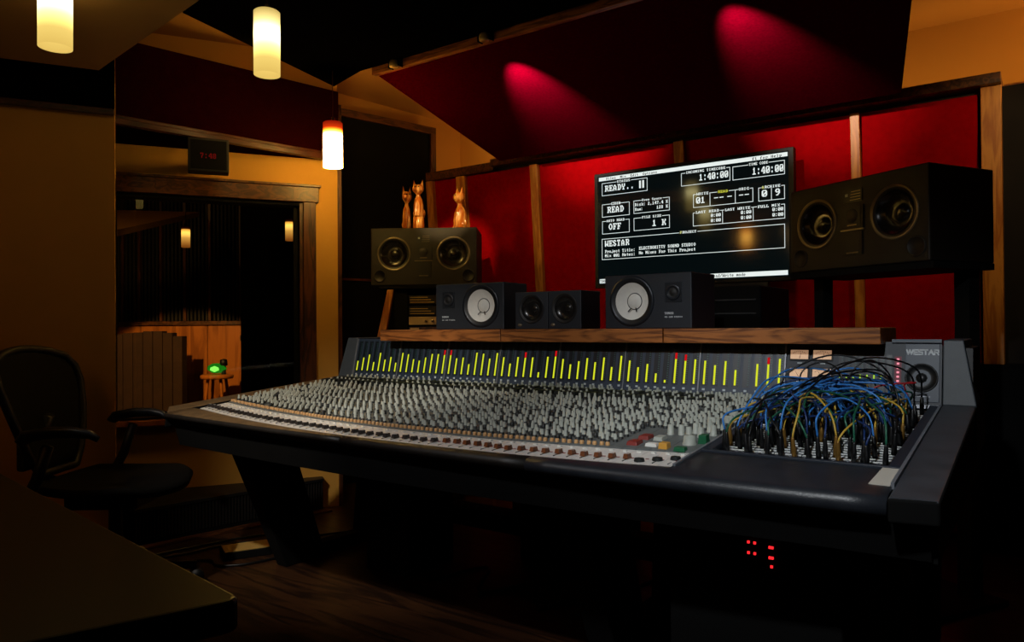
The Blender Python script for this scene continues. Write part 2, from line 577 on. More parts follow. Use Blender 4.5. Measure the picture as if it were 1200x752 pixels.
# left wall, two stretches with a recess between them for the window
A0, A1 = Vector((-3.51, 1.73)), Vector((-5.75, -2.45))
an = Vector((-0.88, 0.474)) * 0.10
struct(MB().prism([A0, A0 + an, A1 + an, A1], 0, 2.68).build('wall_left', 'plaster'), 'dim ochre plaster wall beside the office chair', 'wall')
B0 = Vector((-3.43, 3.0))
bd = Vector((-0.5205, -0.8539))
bn = Vector((-0.8539, 0.5205))
Bp = lambda t, d=0.0: B0 + bd * t + bn * d
tL, tR = 1.20, 0.20          # opening, measured from the wall's far end
ZS, ZH = 0.57, 1.80
WB = thing('wall_left_rear', 'ochre plaster wall around the window to the live room', 'wall', kind='structure')
def wallpiece(name, m_, t0, t1, d0, d1, z0, z1, parent, bevel=0.0):
    return MB().prism([Bp(t0, d0), Bp(t1, d0), Bp(t1, d1), Bp(t0, d1)], z0, z1).build(name, m_, parent, bevel)
wallpiece('wall_panel', 'plaster', 0.0, tR, 0, 0.12, 0, 2.68, WB)
wallpiece('wall_panel', 'plaster', tR, 1.32, 0, 0.12, ZH, 2.68, WB)
wallpiece('wall_panel', 'plaster', tR, 1.32, 0, 0.12, 0, ZS, WB)
wallpiece('wall_panel', 'plaster', tL, 1.32, 0, 0.12, ZS, ZH, WB)
wallpiece('end_post', 'darkwood', -0.025, -0.0005, 0.0, 0.14, 0, 2.4, WB)
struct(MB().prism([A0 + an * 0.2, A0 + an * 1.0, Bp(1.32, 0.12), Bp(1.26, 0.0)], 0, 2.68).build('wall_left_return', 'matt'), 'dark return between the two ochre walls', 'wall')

W1 = thing('window_1', 'dark wood framed control room window into the live room', 'window', kind='structure')
wallpiece('lintel', 'darkwoodx', 0.112, 1.24, -0.025, -0.001, ZH, 1.888, W1, 0.003)
wallpiece('lintel_cap', 'darkwoodx', 0.10, 1.25, -0.035, -0.001, 1.888, 1.902, W1, 0.002)
wallpiece('side_casing', 'darkwood', 0.128, tR, -0.02, -0.001, 0.42, ZH, W1, 0.003)
wallpiece('inner_jamb', 'darkwood', tR, tR + 0.02, 0.0, 0.12, ZS, ZH, W1)
wallpiece('inner_jamb', 'matt', tL - 0.02, tL, 0.0, 0.12, ZS, ZH, W1)
wallpiece('head_jamb', 'matt', tR + 0.02, tL - 0.02, 0.0, 0.12, ZH - 0.02, ZH, W1)
wallpiece('sash', 'matt', tR + 0.02, tR + 0.05, 0.03, 0.07, ZS, ZH - 0.02, W1)
wallpiece('window_sill', 'ply', tR, tL, -0.05, 0.12, ZS - 0.03, ZS, W1, 0.003)
wallpiece('glass_pane', 'glass', tR + 0.02, tL - 0.02, 0.048, 0.052, ZS, ZH - 0.02, W1)

# fabric soffit over the window, with its moulding
S0, S1 = Vector((-3.66, 1.62)), Vector((-3.428, 2.90))
sd = (S1 - S0).normalized()
SO = thing('trim_1', 'dark red fabric soffit above the window', 'soffit', kind='structure')
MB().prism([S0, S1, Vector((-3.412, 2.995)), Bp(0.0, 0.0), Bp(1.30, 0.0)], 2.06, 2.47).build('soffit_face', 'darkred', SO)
sn = Vector((sd.y, -sd.x))
MB().prism([S0 + sn * 0.035, S1 + sn * 0.035, S1 + sn * 0.0 + sd * 0.02, S0], 2.045, 2.075).build('moulding', 'mould', SO, 0.004)
MB().prism([S0 + sn * 0.018, S1 + sn * 0.018, S1, S0], 2.075, 2.095).build('moulding', 'mould', SO, 0.004)
# dark soffit over the near stretch
ad = (A1 - A0).normalized()
afn = Vector((0.88, -0.474))
SA = thing('trim_2', 'black soffit above the near ochre wall', 'soffit', kind='structure')
MB().prism([A0 - ad * 0.0 + afn * 0.03, A1 + afn * 0.03, A1 - afn * 0.02, A0 - afn * 0.02], 2.06, 2.66).build('soffit_face', 'blackcloth', SA)
MB().prism([A0 + afn * 0.05, A1 + afn * 0.05, A1 + afn * 0.03, A0 + afn * 0.03], 2.045, 2.075).build('moulding', 'mould', SA, 0.004)
# dropped cream ceiling over the near part
MB_ = MB().prism([(-3.365, 1.59), (-2.2, 1.435), (1.2, 1.0), (1.2, -2.6), (-5.6, -2.6), (-5.3, -1.9)], 2.2, 2.30)
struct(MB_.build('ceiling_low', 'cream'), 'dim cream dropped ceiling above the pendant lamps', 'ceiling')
# low vent cabinet under the window
HV = thing('baseboard_left', 'low black slatted heater cover below the window', 'heater', kind='structure')
MB().prism([(-3.60, 1.86), (-3.43, 2.88), (-3.50, 2.93), (-4.05, 2.0)], 0.0, 0.17).build('casing', 'matt', HV)
MB().prism([(-3.59, 1.86), (-3.42, 2.88), (-3.50, 2.93), (-4.05, 2.0)], 0.17, 0.185).build('top_lip', 'black', HV)
hm = MB()
for i in range(60):
    a = Vector((-3.60, 1.86)).lerp(Vector((-3.43, 2.88)), (i + 0.5) / 60)
    hm.box(a.x - 0.002, a.x + 0.006, a.y - 0.003, a.y + 0.003, 0.03, 0.165)
o = hm.build('vent_slats', 'slats', HV)
o['kind'] = 'stuff'
MB().prism([(-3.60, 1.75), (-3.42, 2.89), (-3.36, 2.89), (-3.54, 1.75)], 0.0, 0.012).build('floor_trim', 'darkwoodx', HV, 0.003)

# dark framed panel between the window wall and the front wall
DP = thing('door_1', 'tall black padded panel in a brown wood frame', 'door', kind='structure')
D0, D1 = Vector((-3.87, 3.42)), Vector((-3.70, 4.18))
dd = (D1 - D0).normalized()
dn = Vector((dd.y, -dd.x))
def dpp(name, m_, s0, s1, z0, z1, d0, d1):
    p = lambda s, d: D0 + dd * s + dn * d
    return MB().prism([p(s0, d0), p(s1, d0), p(s1, d1), p(s0, d1)], z0, z1).build(name, m_, DP)
L_ = (D1 - D0).length
dpp('padding', 'matt', 0.0, L_ - 0.045, 0, 2.5, -0.05, 0.0)
dpp('frame_head', 'darkwoodx', -0.1, L_, 2.5, 2.55, -0.06, 0.02)
dpp('frame_side', 'darkwood', L_ - 0.045, L_, 0, 2.5, -0.06, 0.02)
dpp('rail', 'darkwoodx', 0.0, L_ - 0.045, 1.385, 1.40, 0.0, 0.012)
struct(MB().prism([(-3.56, 3.03), (-3.95, 3.36), (-3.80, 4.75), (-3.95, 4.8), (-4.15, 3.3)], 0, 2.68).build('wall_left_far', 'beige'), 'beige side wall behind the padded panel', 'wall')

# front wall: red fabric bays between pine posts, leaning a little into the room
FWL = thing('wall_front', 'red fabric front wall with pine posts behind the console', 'wall', kind='structure')
LEAN = lambda z: 4.2 - 0.08 * (z - 1.2)
def fw_piece(name, m_, x0, x1, z0, z1, d0, d1, bevel=0.0):
    """slab on the leaning wall; d toward the room"""
    p = []
    for z in (z0, z1):
        p += [(x0, LEAN(z) - d1, z), (x1, LEAN(z) - d1, z), (x1, LEAN(z) - d0, z), (x0, LEAN(z) - d0, z)]
    return MB().hexa(p).build(name, m_, FWL, bevel)
fw_piece('backing', 'void', -3.75, 0.3, 0.0, 2.17, -0.10, -0.04)
posts = [(-3.715, -3.65), (-3.426, -3.345), (-2.786, -2.725), (-1.762, -1.70), (-0.80, -0.755)]
edges = [-3.72] + [q for p in posts for q in p] + [-0.245]
for a, b in zip(edges[0::2], edges[1::2]):
    if b - a > 0.02:
        fw_piece('fabric_panel', 'redcloth', a + 0.002, b - 0.002, 0.02, 2.14, -0.03, 0.0)
for a, b in posts:
    fw_piece('post', 'pine', a, b, 0.02, 2.14, -0.03, 0.03, 0.003)
MB().box(-0.232, -0.150, 4.10, 4.20, 0.87, 2.165).build('corner_post', 'pine', FWL, 0.003)
MB().box(-0.26, -0.02, 4.09, 4.3, 0.0, 0.87).build('plinth', 'matt', FWL)
MB().box(-3.09, -0.150, 4.06, 4.26, 2.165, 2.215).build('top_rail', 'darkwoodx', FWL, 0.003)
MB().box(-3.72, -3.09, 4.10, 4.26, 2.145, 2.205).build('top_rail', 'darkwoodx', FWL, 0.003)
MB().box(-0.148, 0.9, 4.28, 4.38, 2.15, 2.21).build('top_rail', 'pine', FWL, 0.003)
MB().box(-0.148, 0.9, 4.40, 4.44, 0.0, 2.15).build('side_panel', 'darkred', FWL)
struct(MB().box(-4.2, 2.3, 4.62, 4.75, 0, 2.68).build('wall_front_upper', 'beige'), 'beige upper wall behind the front wall', 'wall')
struct(MB().box(2.2, 2.3, -3.1, 4.7, 0, 2.68).build('wall_right', 'void'), 'dark wall on the side of the patchbay', 'wall')
struct(MB().box(-5.8, 2.3, -3.1, -3.0, 0, 2.68).build('wall_back', 'void'), 'dark wall behind the desk', 'wall')

# ------------------------------------------------------------------ hung ceiling panels
CL = thing('ceiling_cloud', 'large crimson fabric acoustic panel hung sloping over the console', 'ceiling panel', (-1.6, 3.35, 2.15))
lo = Vector((-1.6, 3.35, 2.15))
cz = lambda y: 2.147 + (3.9 - y) * (2.405 - 2.147) / 1.1
cp = [(-2.885, 3.9), (-0.535, 3.9), (-0.32, 2.8), (-2.875, 2.8)]
MB(T(*-lo)).prism(cp, [cz(y) for x, y in cp], [cz(y) + 0.07 for x, y in cp]).build('fabric', 'cloudred', CL)
MB(T(*-lo)).box(-2.885, -0.30, 2.762, 2.797, 2.40, 2.455).build('front_rail', 'oak', CL, 0.003)
BLK = [(-3.26, 2.83), (-2.95, 2.745), (0.9, 2.745), (0.9, 1.1), (-2.3, 1.47), (-3.02, 1.78)]
o = MB(T(1.0, -2.1, -2.43)).prism(BLK, 2.43, 2.50).build('ceiling_panel', 'blackcloth', loc=(-1.0, 2.1, 2.43))
tag(o, 'black fabric ceiling panel hung flat over the console', 'ceiling panel')
for nm, x, lab in (('spotlight', -2.694, 'unlit small metal spotlight near the corner of the crimson ceiling panel'),
                   ('spotlight', -2.11, 'small metal spotlight washing red over the crimson ceiling panel'),
                   ('spotlight', -0.98, 'small metal spotlight on the rail, hidden above the picture edge')):
    if x == -0.98:
        continue
    s_ = thing(nm, lab, 'spotlight', (x, 2.735, 2.415), 0, 'spotlights on the ceiling panel rail')
    MB().lathe([(0, 0.022), (0.012, 0.02), (0.022, 0.008), (0.025, -0.008), (0.023, -0.02), (0.0, -0.02)], 16).build('lamp_cap', 'lampmetal', s_)
    MB().box(0.03, 0.036, -0.006, 0.03, -0.02, 0.035).box(-0.036, -0.03, -0.006, 0.03, -0.02, 0.035).build('yoke', 'matt', s_)
spot('ceiling_spot', (-2.10, 2.78, 2.275), (-2.16, 3.28, 2.292), 120.0, 46, 1.0, (1.0, 0.80, 0.72), 0.012)
spot('ceiling_spot', (-1.06, 2.78, 2.275), (-1.00, 3.28, 2.292), 75.0, 46, 1.0, (1.0, 0.80, 0.72), 0.012)
spot('ceiling_spot', (-2.68, 2.78, 2.30), (-2.6, 3.28, 2.292), 0.5, 50, 1.0, (1.0, 0.80, 0.72), 0.012)

# ------------------------------------------------------------------ pendants
def pendant(loc, top, r, h, glow, label, cap, cat_group='pendant lamps of the control room'):
    t = thing('pendant_lamp', label, 'lamp', loc, 0, cat_group)
    MB().lathe([(r * 0.94, 0.003), (r, 0.0), (r, h), (r * 0.9, h + 0.004), (0.012, h + 0.004)], 32).lathe([(r * 0.93, 0.004), (r * 0.93, h * 0.98)], 32).build('lamp_shade', glow, t)
    MB().cyl((0, 0, h), (0, 0, h + 0.03), 0.014, 0.01).build('socket_cap', cap, t)
    MB().cyl((0, 0, h + 0.028), (0, 0, top - loc[2]), 0.0022, n=6).build('cord', 'darkwood', t)
    return t
pendant((-2.61, 1.097, 1.98), 2.2, 0.05, 0.235, 'glow1', 'cream glass pendant lamp cut off by the picture top', 'chrome')
pendant((-2.457, 1.797, 2.05), 2.43, 0.05, 0.245, 'glow1', 'whole cream glass pendant lamp below the black ceiling panel', 'chrome')
pendant((-3.066, 2.652, 1.915), 2.43, 0.051, 0.235, 'glow2', 'bright pendant lamp with red top beside the window wall', 'chrome')

pendant((-2.56, 0.05, 1.865), 2.2, 0.05, 0.235, 'glow4', 'pendant lamp out of the picture, mirrored in the big screen', 'chrome')

# ------------------------------------------------------------------ wall clock
cx = Bp(0.718, -0.33)
K = thing('wall_clock', 'small black digital clock box on a bracket above the window', 'clock', (cx.x, cx.y, 1.868), math.atan2(-bd.y, -bd.x))
MB().box(-0.098, 0.098, -0.05, 0.04, 0, 0.172).build('case', 'black', K, 0.004)
MB().box(-0.086, 0.086, -0.053, -0.049, 0.012, 0.160).build('display_glass', 'matt', K)
MB().box(-0.03, 0.03, 0.04, 0.328, 0.06, 0.11).build('bracket', 'matt', K)
km = MB()
text8(km, '7:48', -0.040, -0.094, 0.020, 0.030, lambda u, v: (u, -0.0545, -v), 0)
km.build('digits', 'cluck', K)

# ================================================================== live room beyond the glass (r, f, z frame)
LM = Matrix(((RT.x, FW0.x, 0, 0), (RT.y, FW0.y, 0, 0), (0, 0, 1, 0), (0, 0, 0, 1)))
LW = thing('wall_live_room', 'live room wall with plywood wainscot and black slats', 'wall', kind='structure')
rx = lambda px, f: (px - 600) / 870 * f
MB(LM).box(-4.6, -1.2, 7.06, 7.16, 0, 2.68).build('backing', 'matt', LW)
MB(LM).box(-1.9, -1.7, 5.2, 7.06, 0, 2.68).build('side_return', 'matt', LW)
bx = [-4.4, rx(165, 7), rx(205, 7), rx(243, 7), rx(285, 7)]
for a, b in zip(bx[:-1], bx[1:]):
    MB(LM).box(a + 0.003, b - 0.003, 7.0, 7.05, 0.02, 1.10).build('wainscot_board', 'ply', LW)
MB(LM).box(bx[-1] + 0.006, rx(313, 7), 6.98, 7.05, 0.02, 1.09).build('wainscot_board', 'pine', LW, 0.003)
MB(LM).box(-4.4, rx(318, 7), 6.97, 7.05, 1.10, 1.135).build('wainscot_rail', 'darkwoodx', LW)
MB(LM).box(rx(313.5, 7), rx(320, 7), 6.94, 7.05, 0, 1.10).build('wainscot_edge', 'darkwood', LW)
MB(LM).box(rx(286, 7) - 0.02, rx(286, 7) + 0.015, 6.95, 6.99, 0.95, 1.0).build('latch', 'black', LW)
sm = MB(LM)
x = -4.4
while x < rx(318, 7):
    sm.box(x, x + 0.018, 7.0, 7.05, 1.14, 2.6)
    x += 0.036
o = sm.build('slat_field', 'slats', LW)
o['kind'] = 'stuff'
for px in (145, 165, 190, 218, 247, 283):
    MB(LM).box(rx(px, 7) - 0.012, rx(px, 7) + 0.012, 6.97, 7.0, 1.14, 2.6).build('batten', 'darkwood', LW)
MB(LM).box(rx(314, 7) - 0.02, rx(314, 7) + 0.02, 6.95, 7.0, 1.14, 2.35).build('batten', 'ply', LW)
struct(MB(LM).prism([(rx(110, 5.6), 5.6), (rx(138, 5.6), 5.6), (rx(234, 6.9), 6.9), (rx(110, 6.9), 6.9)], [1.75, 1.765, 2.105, 2.13], [1.80, 1.815, 2.15, 2.18]).build('ceiling_low_reflection', 'beige'),  # solid slab in place of a reflection in the window glass
       'slanting beige slab standing in for the dropped ceiling mirrored in the window', 'ceiling')
GB = thing('acoustic_gobo', 'tall brown slatted gobo standing in the live room', 'gobo', tuple(LM @ Vector((rx(176, 6.5), 6.5, 0))), -PH)
w_ = rx(213, 6.5) - rx(132, 6.5)
gx = -w_ / 2
hs = [1.02, 1.03, 1.035, 1.045, 1.045, 1.03, 1.0]
for i in range(7):
    MB().box(gx + w_ * i / 7 + 0.003, gx + w_ * (i + 1) / 7 - 0.003, -0.05, 0.05, 0.0, hs[i]).build('board', 'gobo', GB, 0.004)
sp = LM @ Vector((rx(254, 6.6), 6.6, 0))
ST = thing('wooden_stool', 'round wooden stool in front of the wainscot', 'stool', tuple(sp), -PH)
MB().lathe([(0, 0.62), (0.135, 0.62), (0.14, 0.63), (0.14, 0.648), (0.13, 0.656), (0, 0.656)], 24).build('seat', 'ply', ST)
for i in range(4):
    a = math.pi / 4 + i * math.pi / 2
    MB().cyl((0.08 * math.cos(a), 0.08 * math.sin(a), 0.62), (0.16 * math.cos(a), 0.16 * math.sin(a), 0.0), 0.014, n=8).build('leg', 'ply', ST)
MB().tube([(0.125 * math.cos(a), 0.125 * math.sin(a), 0.25) for a in [k * math.pi / 8 for k in range(16)]], 0.008, 6, closed=True).build('foot_ring', 'ply', ST)
GL = thing('green_lamp', 'glowing green glass lamp on the wooden stool', 'lamp', (sp.x, sp.y, 0.657), -PH)
MB(T(0, 0, 0.055)).lathe([(0, -0.05), (0.045, -0.045), (0.085, -0.01), (0.075, 0.025), (0.04, 0.045), (0, 0.05)], 20, M=Matrix.Diagonal((1.0, 0.7, 0.9, 1))).build('glass_body', 'greendim', GL)
MB(T(-0.0, -0.055, 0.05)).lathe([(0, -0.03), (0.04, -0.01), (0.035, 0.015), (0, 0.03)], 16, M=Matrix.Diagonal((1.0, 0.4, 0.9, 1))).build('bulb', 'greenglow', GL)
MB().cyl((0.06, 0, 0.0), (0.06, 0, 0.08), 0.02, 0.02).lathe([(0, 0.07), (0.035, 0.08), (0.03, 0.13), (0, 0.14)], 14, M=T(0.06, 0, 0)).build('lamp_neck', 'rubber', GL)
for px, py, d, lab in ((218, 285, 5.2, 'small amber pendant seen through the window near its middle'), (340, 278, 5.0, 'small amber pendant seen through the window by its side casing')):
    q = LM @ Vector((rx(px, d), d, 1.06 + (386 - py) / 870 * d - 0.03))
    pendant(tuple(q), 2.68, 0.029, 0.14, 'glow3', lab, 'rubber', 'pendant lamps of the live room')

# ================================================================== the mixing console
KX, KY, KZ, MW = -2.861, 2.598, 0.8115, 0.305
X7, XE = KX + 7 * MW, -0.257
CO = Vector((-1.56, 2.1, 0))
CON = thing('mixing_console', 'long grey multi-channel mixing console with yellow level meters', 'mixing console', tuple(CO))
OFF = T(*-CO)
SL = 0.091
dz = lambda y: 0.728 + SL * (y - 1.68)
kk = lambda x: (x - KX) / MW
bow = lambda k: max(0.0, 1 - (k - 4.25) ** 2 / 18.1)
YF = lambda x: KY - (0.841 + 0.150 * bow(kk(x)))          # front of the silver fader plates
YB = lambda x: YF(x) + 0.135                                 # back of them
YA = lambda x: KY - (0.972 + 0.055 * bow(kk(x)))           # outer edge of the armrest

# --- meter bridge
TILT = Vector((0, 0.045, 0.192))
TH = TILT.length
tu = TILT / TH
tn = Vector((0, -tu.z, tu.y))
def MBp(x, v, d=0.0):
    """point on the meter bridge: v metres up its face, d proud of it"""
    q = Vector((x, KY, KZ)) + tu * v + tn * d
    return q
def mplate(mb, x0, x1, v0, v1, d0, d1, mi=0):
    return mb.hexa([MBp(x0, v0, d1), MBp(x1, v0, d1), MBp(x1, v0, d0), MBp(x0, v0, d0), MBp(x0, v1, d1), MBp(x1, v1, d1), MBp(x1, v1, d0), MBp(x0, v1, d0)], mi)
mb = MB(OFF)
mb.hexa([(KX - 0.08, KY + 0.015, 0.70), (XE + 0.08, KY + 0.015, 0.70), (XE + 0.08, 2.95, 0.70), (KX - 0.08, 2.95, 0.70),
         (KX - 0.08, KY + 0.055, 0.985), (XE + 0.08, KY + 0.055, 0.985), (XE + 0.08, 2.95, 0.985), (KX - 0.08, 2.95, 0.985)])
mb.build('bridge_housing', 'black', CON)

LV = [[.24, .33, .41, .22, .46, .29, .36, .22], [.47, .44, .32, .29, .37, .46, .46, -.56], [-.56, .37, .39, .24, .51, .49, .38, .51],
      [.42, .28, .43, -.54, .43, .11, .45, -.58], [.41, .3, .37, .44, .36, .46, .27, .5], [.41, .28, .35, .17, .05, -.58, -.55, .46],
      [.44, .36, .44, .28, 0, .4, -.52, .5]]
for k in range(7):
    x0 = KX + k * MW
    mp_ = mplate(MB(OFF), x0 + 0.004, x0 + MW - 0.001, 0.0, TH, -0.012, 0.0).build('meter_panel', 'panel', CON)
    dv = mplate(MB(OFF), x0 - 0.0015, x0 + 0.0035, 0.0, TH, -0.012, 0.006).build('panel_divider', 'divider', CON)
    for i in range(8):
        lv = LV[k][i]
        xc = x0 + MW * (i + 0.55) / 8
        b = MB(OFF)
        mplate(b, xc - 0.0125, xc + 0.0125, 0.03, TH - 0.012, 0.0, 0.0006, 0)
        v0 = 0.036
        top = v0 + abs(lv) * TH
        for q in range(17):
            va = 0.038 + q * 0.0083
            mplate(b, xc + 0.0045, xc + 0.0095, va, va + 0.003, 0.0006, 0.001, 1)
        if lv:
            yt = top - (0.024 if lv < 0 else 0)
            mplate(b, xc - 0.0042, xc + 0.0022, v0, yt, 0.0006, 0.0022, 3)
            if lv < 0:
                mplate(b, xc - 0.0048, xc + 0.0030, yt + 0.001, top, 0.0006, 0.0022, 4)
        mplate(b, xc - 0.006, xc + 0.004, 0.014, 0.021, 0.0, 0.0008, 2)
        b.build('level_meter', ['slot', 'tick', 'label', 'lit', 'litred'], mp_)

# --- right end of the bridge: VU meters, bar array, red LED column, talkback speaker
rp = mplate(MB(OFF), X7 + 0.004, XE, 0.0, TH, -0.012, 0.0).build('master_panel', 'paneldark', CON)
mplate(MB(OFF), X7 - 0.0015, X7 + 0.0035, 0.0, TH, -0.012, 0.006).build('panel_divider', 'divider', CON)
for ix, xa in enumerate((X7 + 0.018, X7 + 0.092)):
    for iv, va in enumerate((0.135, 0.072)):
        b = MB(OFF)
        mplate(b, xa - 0.004, xa + 0.062, va - 0.004, va + 0.036, 0.0, 0.006, 0)
        mplate(b, xa, xa + 0.058, va, va + 0.031, 0.006, 0.0068, 1)
        for q in range(9):
            u = xa + 0.008 + q * 0.005
            hgt = va + 0.018 + 0.006 * math.sin(math.pi * q / 8)
            mplate(b, u, u + 0.0012, hgt, hgt + 0.005, 0.0068, 0.0072, 2)
        nx = xa + 0.030 + (-0.012 if iv else 0.004)
        b.add([MBp(xa + 0.029, va + 0.002, 0.0074), MBp(xa + 0.031, va + 0.002, 0.0074), MBp(nx + 0.001, va + 0.021, 0.0074), MBp(nx, va + 0.021, 0.0074)], [(0, 1, 2, 3)], 2)
        mplate(b, xa + 0.022, xa + 0.038, va - 0.015, va - 0.011, 0.0, 0.0008, 3)
        b.build('vu_meter', ['black', 'vu', 'ink', 'label'], rp)
xa0 = X7 + 0.172
for i in range(8):
    xc = xa0 + i * 0.0205
    b = mplate(MB(OFF), xc, xc + 0.015, 0.02, 0.155, 0.0, 0.0006)
    for q in range(14):
        mplate(b, xc + 0.009, xc + 0.013, 0.025 + q * 0.009, 0.028 + q * 0.009, 0.0006, 0.001, 1)
    mplate(b, xc + 0.003, xc + 0.007, 0.076, 0.088, 0.0006, 0.002, 2)
    b.build('bus_meter', ['slot', 'tick', 'greenled'], rp)
xr = X7 + 0.338
b = mplate(MB(OFF), xr, xr + 0.02, 0.062, 0.15, 0.0, 0.001)
b.build('led_strip', 'pinkpanel', rp)
for q in range(6):
    mplate(MB(OFF), xr + 0.0065, xr + 0.0135, 0.068 + q * 0.0139, 0.074 + q * 0.0139, 0.001, 0.003).build('led', 'pink', rp)
mplate(MB(OFF), X7 + 0.368, XE - 0.006, 0.008, TH - 0.006, 0.0, 0.002).build('speaker_plate', 'panel', rp, 0.001)
F = Matrix.Identity(4)
for i, c_ in enumerate((Vector((1, 0, 0)), tu, tn)):
    for j in range(3):
        F[j][i] = c_[j]
sc_ = MBp((X7 + 0.368 + XE - 0.006) / 2 - 0.001, 0.083, 0.002)
F.translation = sc_
b = MB(OFF)
b.lathe([(0.046, 0.0), (0.045, 0.003), (0.042, 0.0035), (0.040, 0.001), (0.018, -0.0005), (0.012, 0.001), (0.010, 0.003), (0, 0.004)], 32, M=F, mis=[0, 0, 0, 1, 1, 1, 1])
b.build('talkback_speaker', ['rubber', 'jack'], rp)
mplate(MB(OFF), X7 + 0.385, XE - 0.03, 0.024, 0.0255, 0.002, 0.0024).build('legend_line', 'divider', rp)
# the maker's name over the talkback speaker, wide strokes
STR = {'W': [[(0, 1), (.25, 0), (.5, 1), (.75, 0), (1, 1)]], 'E': [[(1, 1), (0, 1), (0, 0), (1, 0)], [(0, .5), (.9, .5)]],
       'S': [[(1, 1), (0, 1), (0, .5), (1, .5), (1, 0), (0, 0)]], 'T': [[(0, 1), (1, 1)], [(.5, 1), (.5, 0)]],
       'A': [[(0, 0), (.5, 1), (1, 0)], [(.25, .4), (.75, .4)]], 'R': [[(0, 0), (0, 1), (1, 1), (1, .5), (0, .5)], [(.5, .5), (1, 0)]]}
b = MB(OFF)
lx, wd, hg, st = X7 + 0.372, (0.0205, 0.0125, 0.0125, 0.0138, 0.0152, 0.0138), 0.0145, 0.0021
for ch_, w_ in zip('WESTAR', wd):
    for line in STR[ch_]:
        for (a0, b0), (a1, b1) in zip(line[:-1], line[1:]):
            p, q = Vector((lx + a0 * (w_ - 0.003), 0.157 + b0 * hg)), Vector((lx + a1 * (w_ - 0.003), 0.157 + b1 * hg))
            t_ = (q - p).normalized()
            n_ = Vector((-t_.y, t_.x)) * st
            p, q = p - t_ * st * 0.8, q + t_ * st * 0.8
            b.add([MBp(v.x, v.y, 0.0026) for v in (p - n_, q - n_, q + n_, p + n_)], [(0, 1, 2, 3)])
    lx += w_ + 0.0005
b.build('lettering', 'logo', rp)
mb = MB(OFF)
mb.box(X7 + 0.33, XE, KY + 0.035, KY + 0.06, 1.002, 1.012)
mb.build('bridge_lip', 'divider', CON)
mplate(MB(OFF), KX, XE, -0.012, -0.001, -0.012, 0.003).build('bridge_foot', 'divider', CON)

# --- cheeks
def cheek(xa0, xa1, xb0, xb1, mats):
    b = MB(OFF)
    b.hexa([(xb0, KY - 0.006, 0.66), (xb1, KY - 0.006, 0.66), (xb1, 2.95, 0.66), (xb0, 2.95, 0.66),
            (xb0, KY - 0.006, KZ + 0.002), (xb1, KY - 0.006, KZ + 0.002), (xb1, 2.95, KZ + 0.002), (xb0, 2.95, KZ + 0.002)])
    b.hexa([(xb0, KY - 0.006, KZ + 0.002), (xb1, KY - 0.006, KZ + 0.002), (xb1, 2.95, KZ + 0.002), (xb0, 2.95, KZ + 0.002),
            (xa0, KY + 0.04, 1.01), (xa1, KY + 0.04, 1.01), (xa1, 2.95, 1.01), (xa0, 2.95, 1.01)])
    return b.build('end_cheek', mats, CON, 0.003)
cheek(-0.254, -0.200, -0.254, -0.165, 'cheek')
cheek(-2.938, -2.864, -2.965, -2.864, 'cheek')

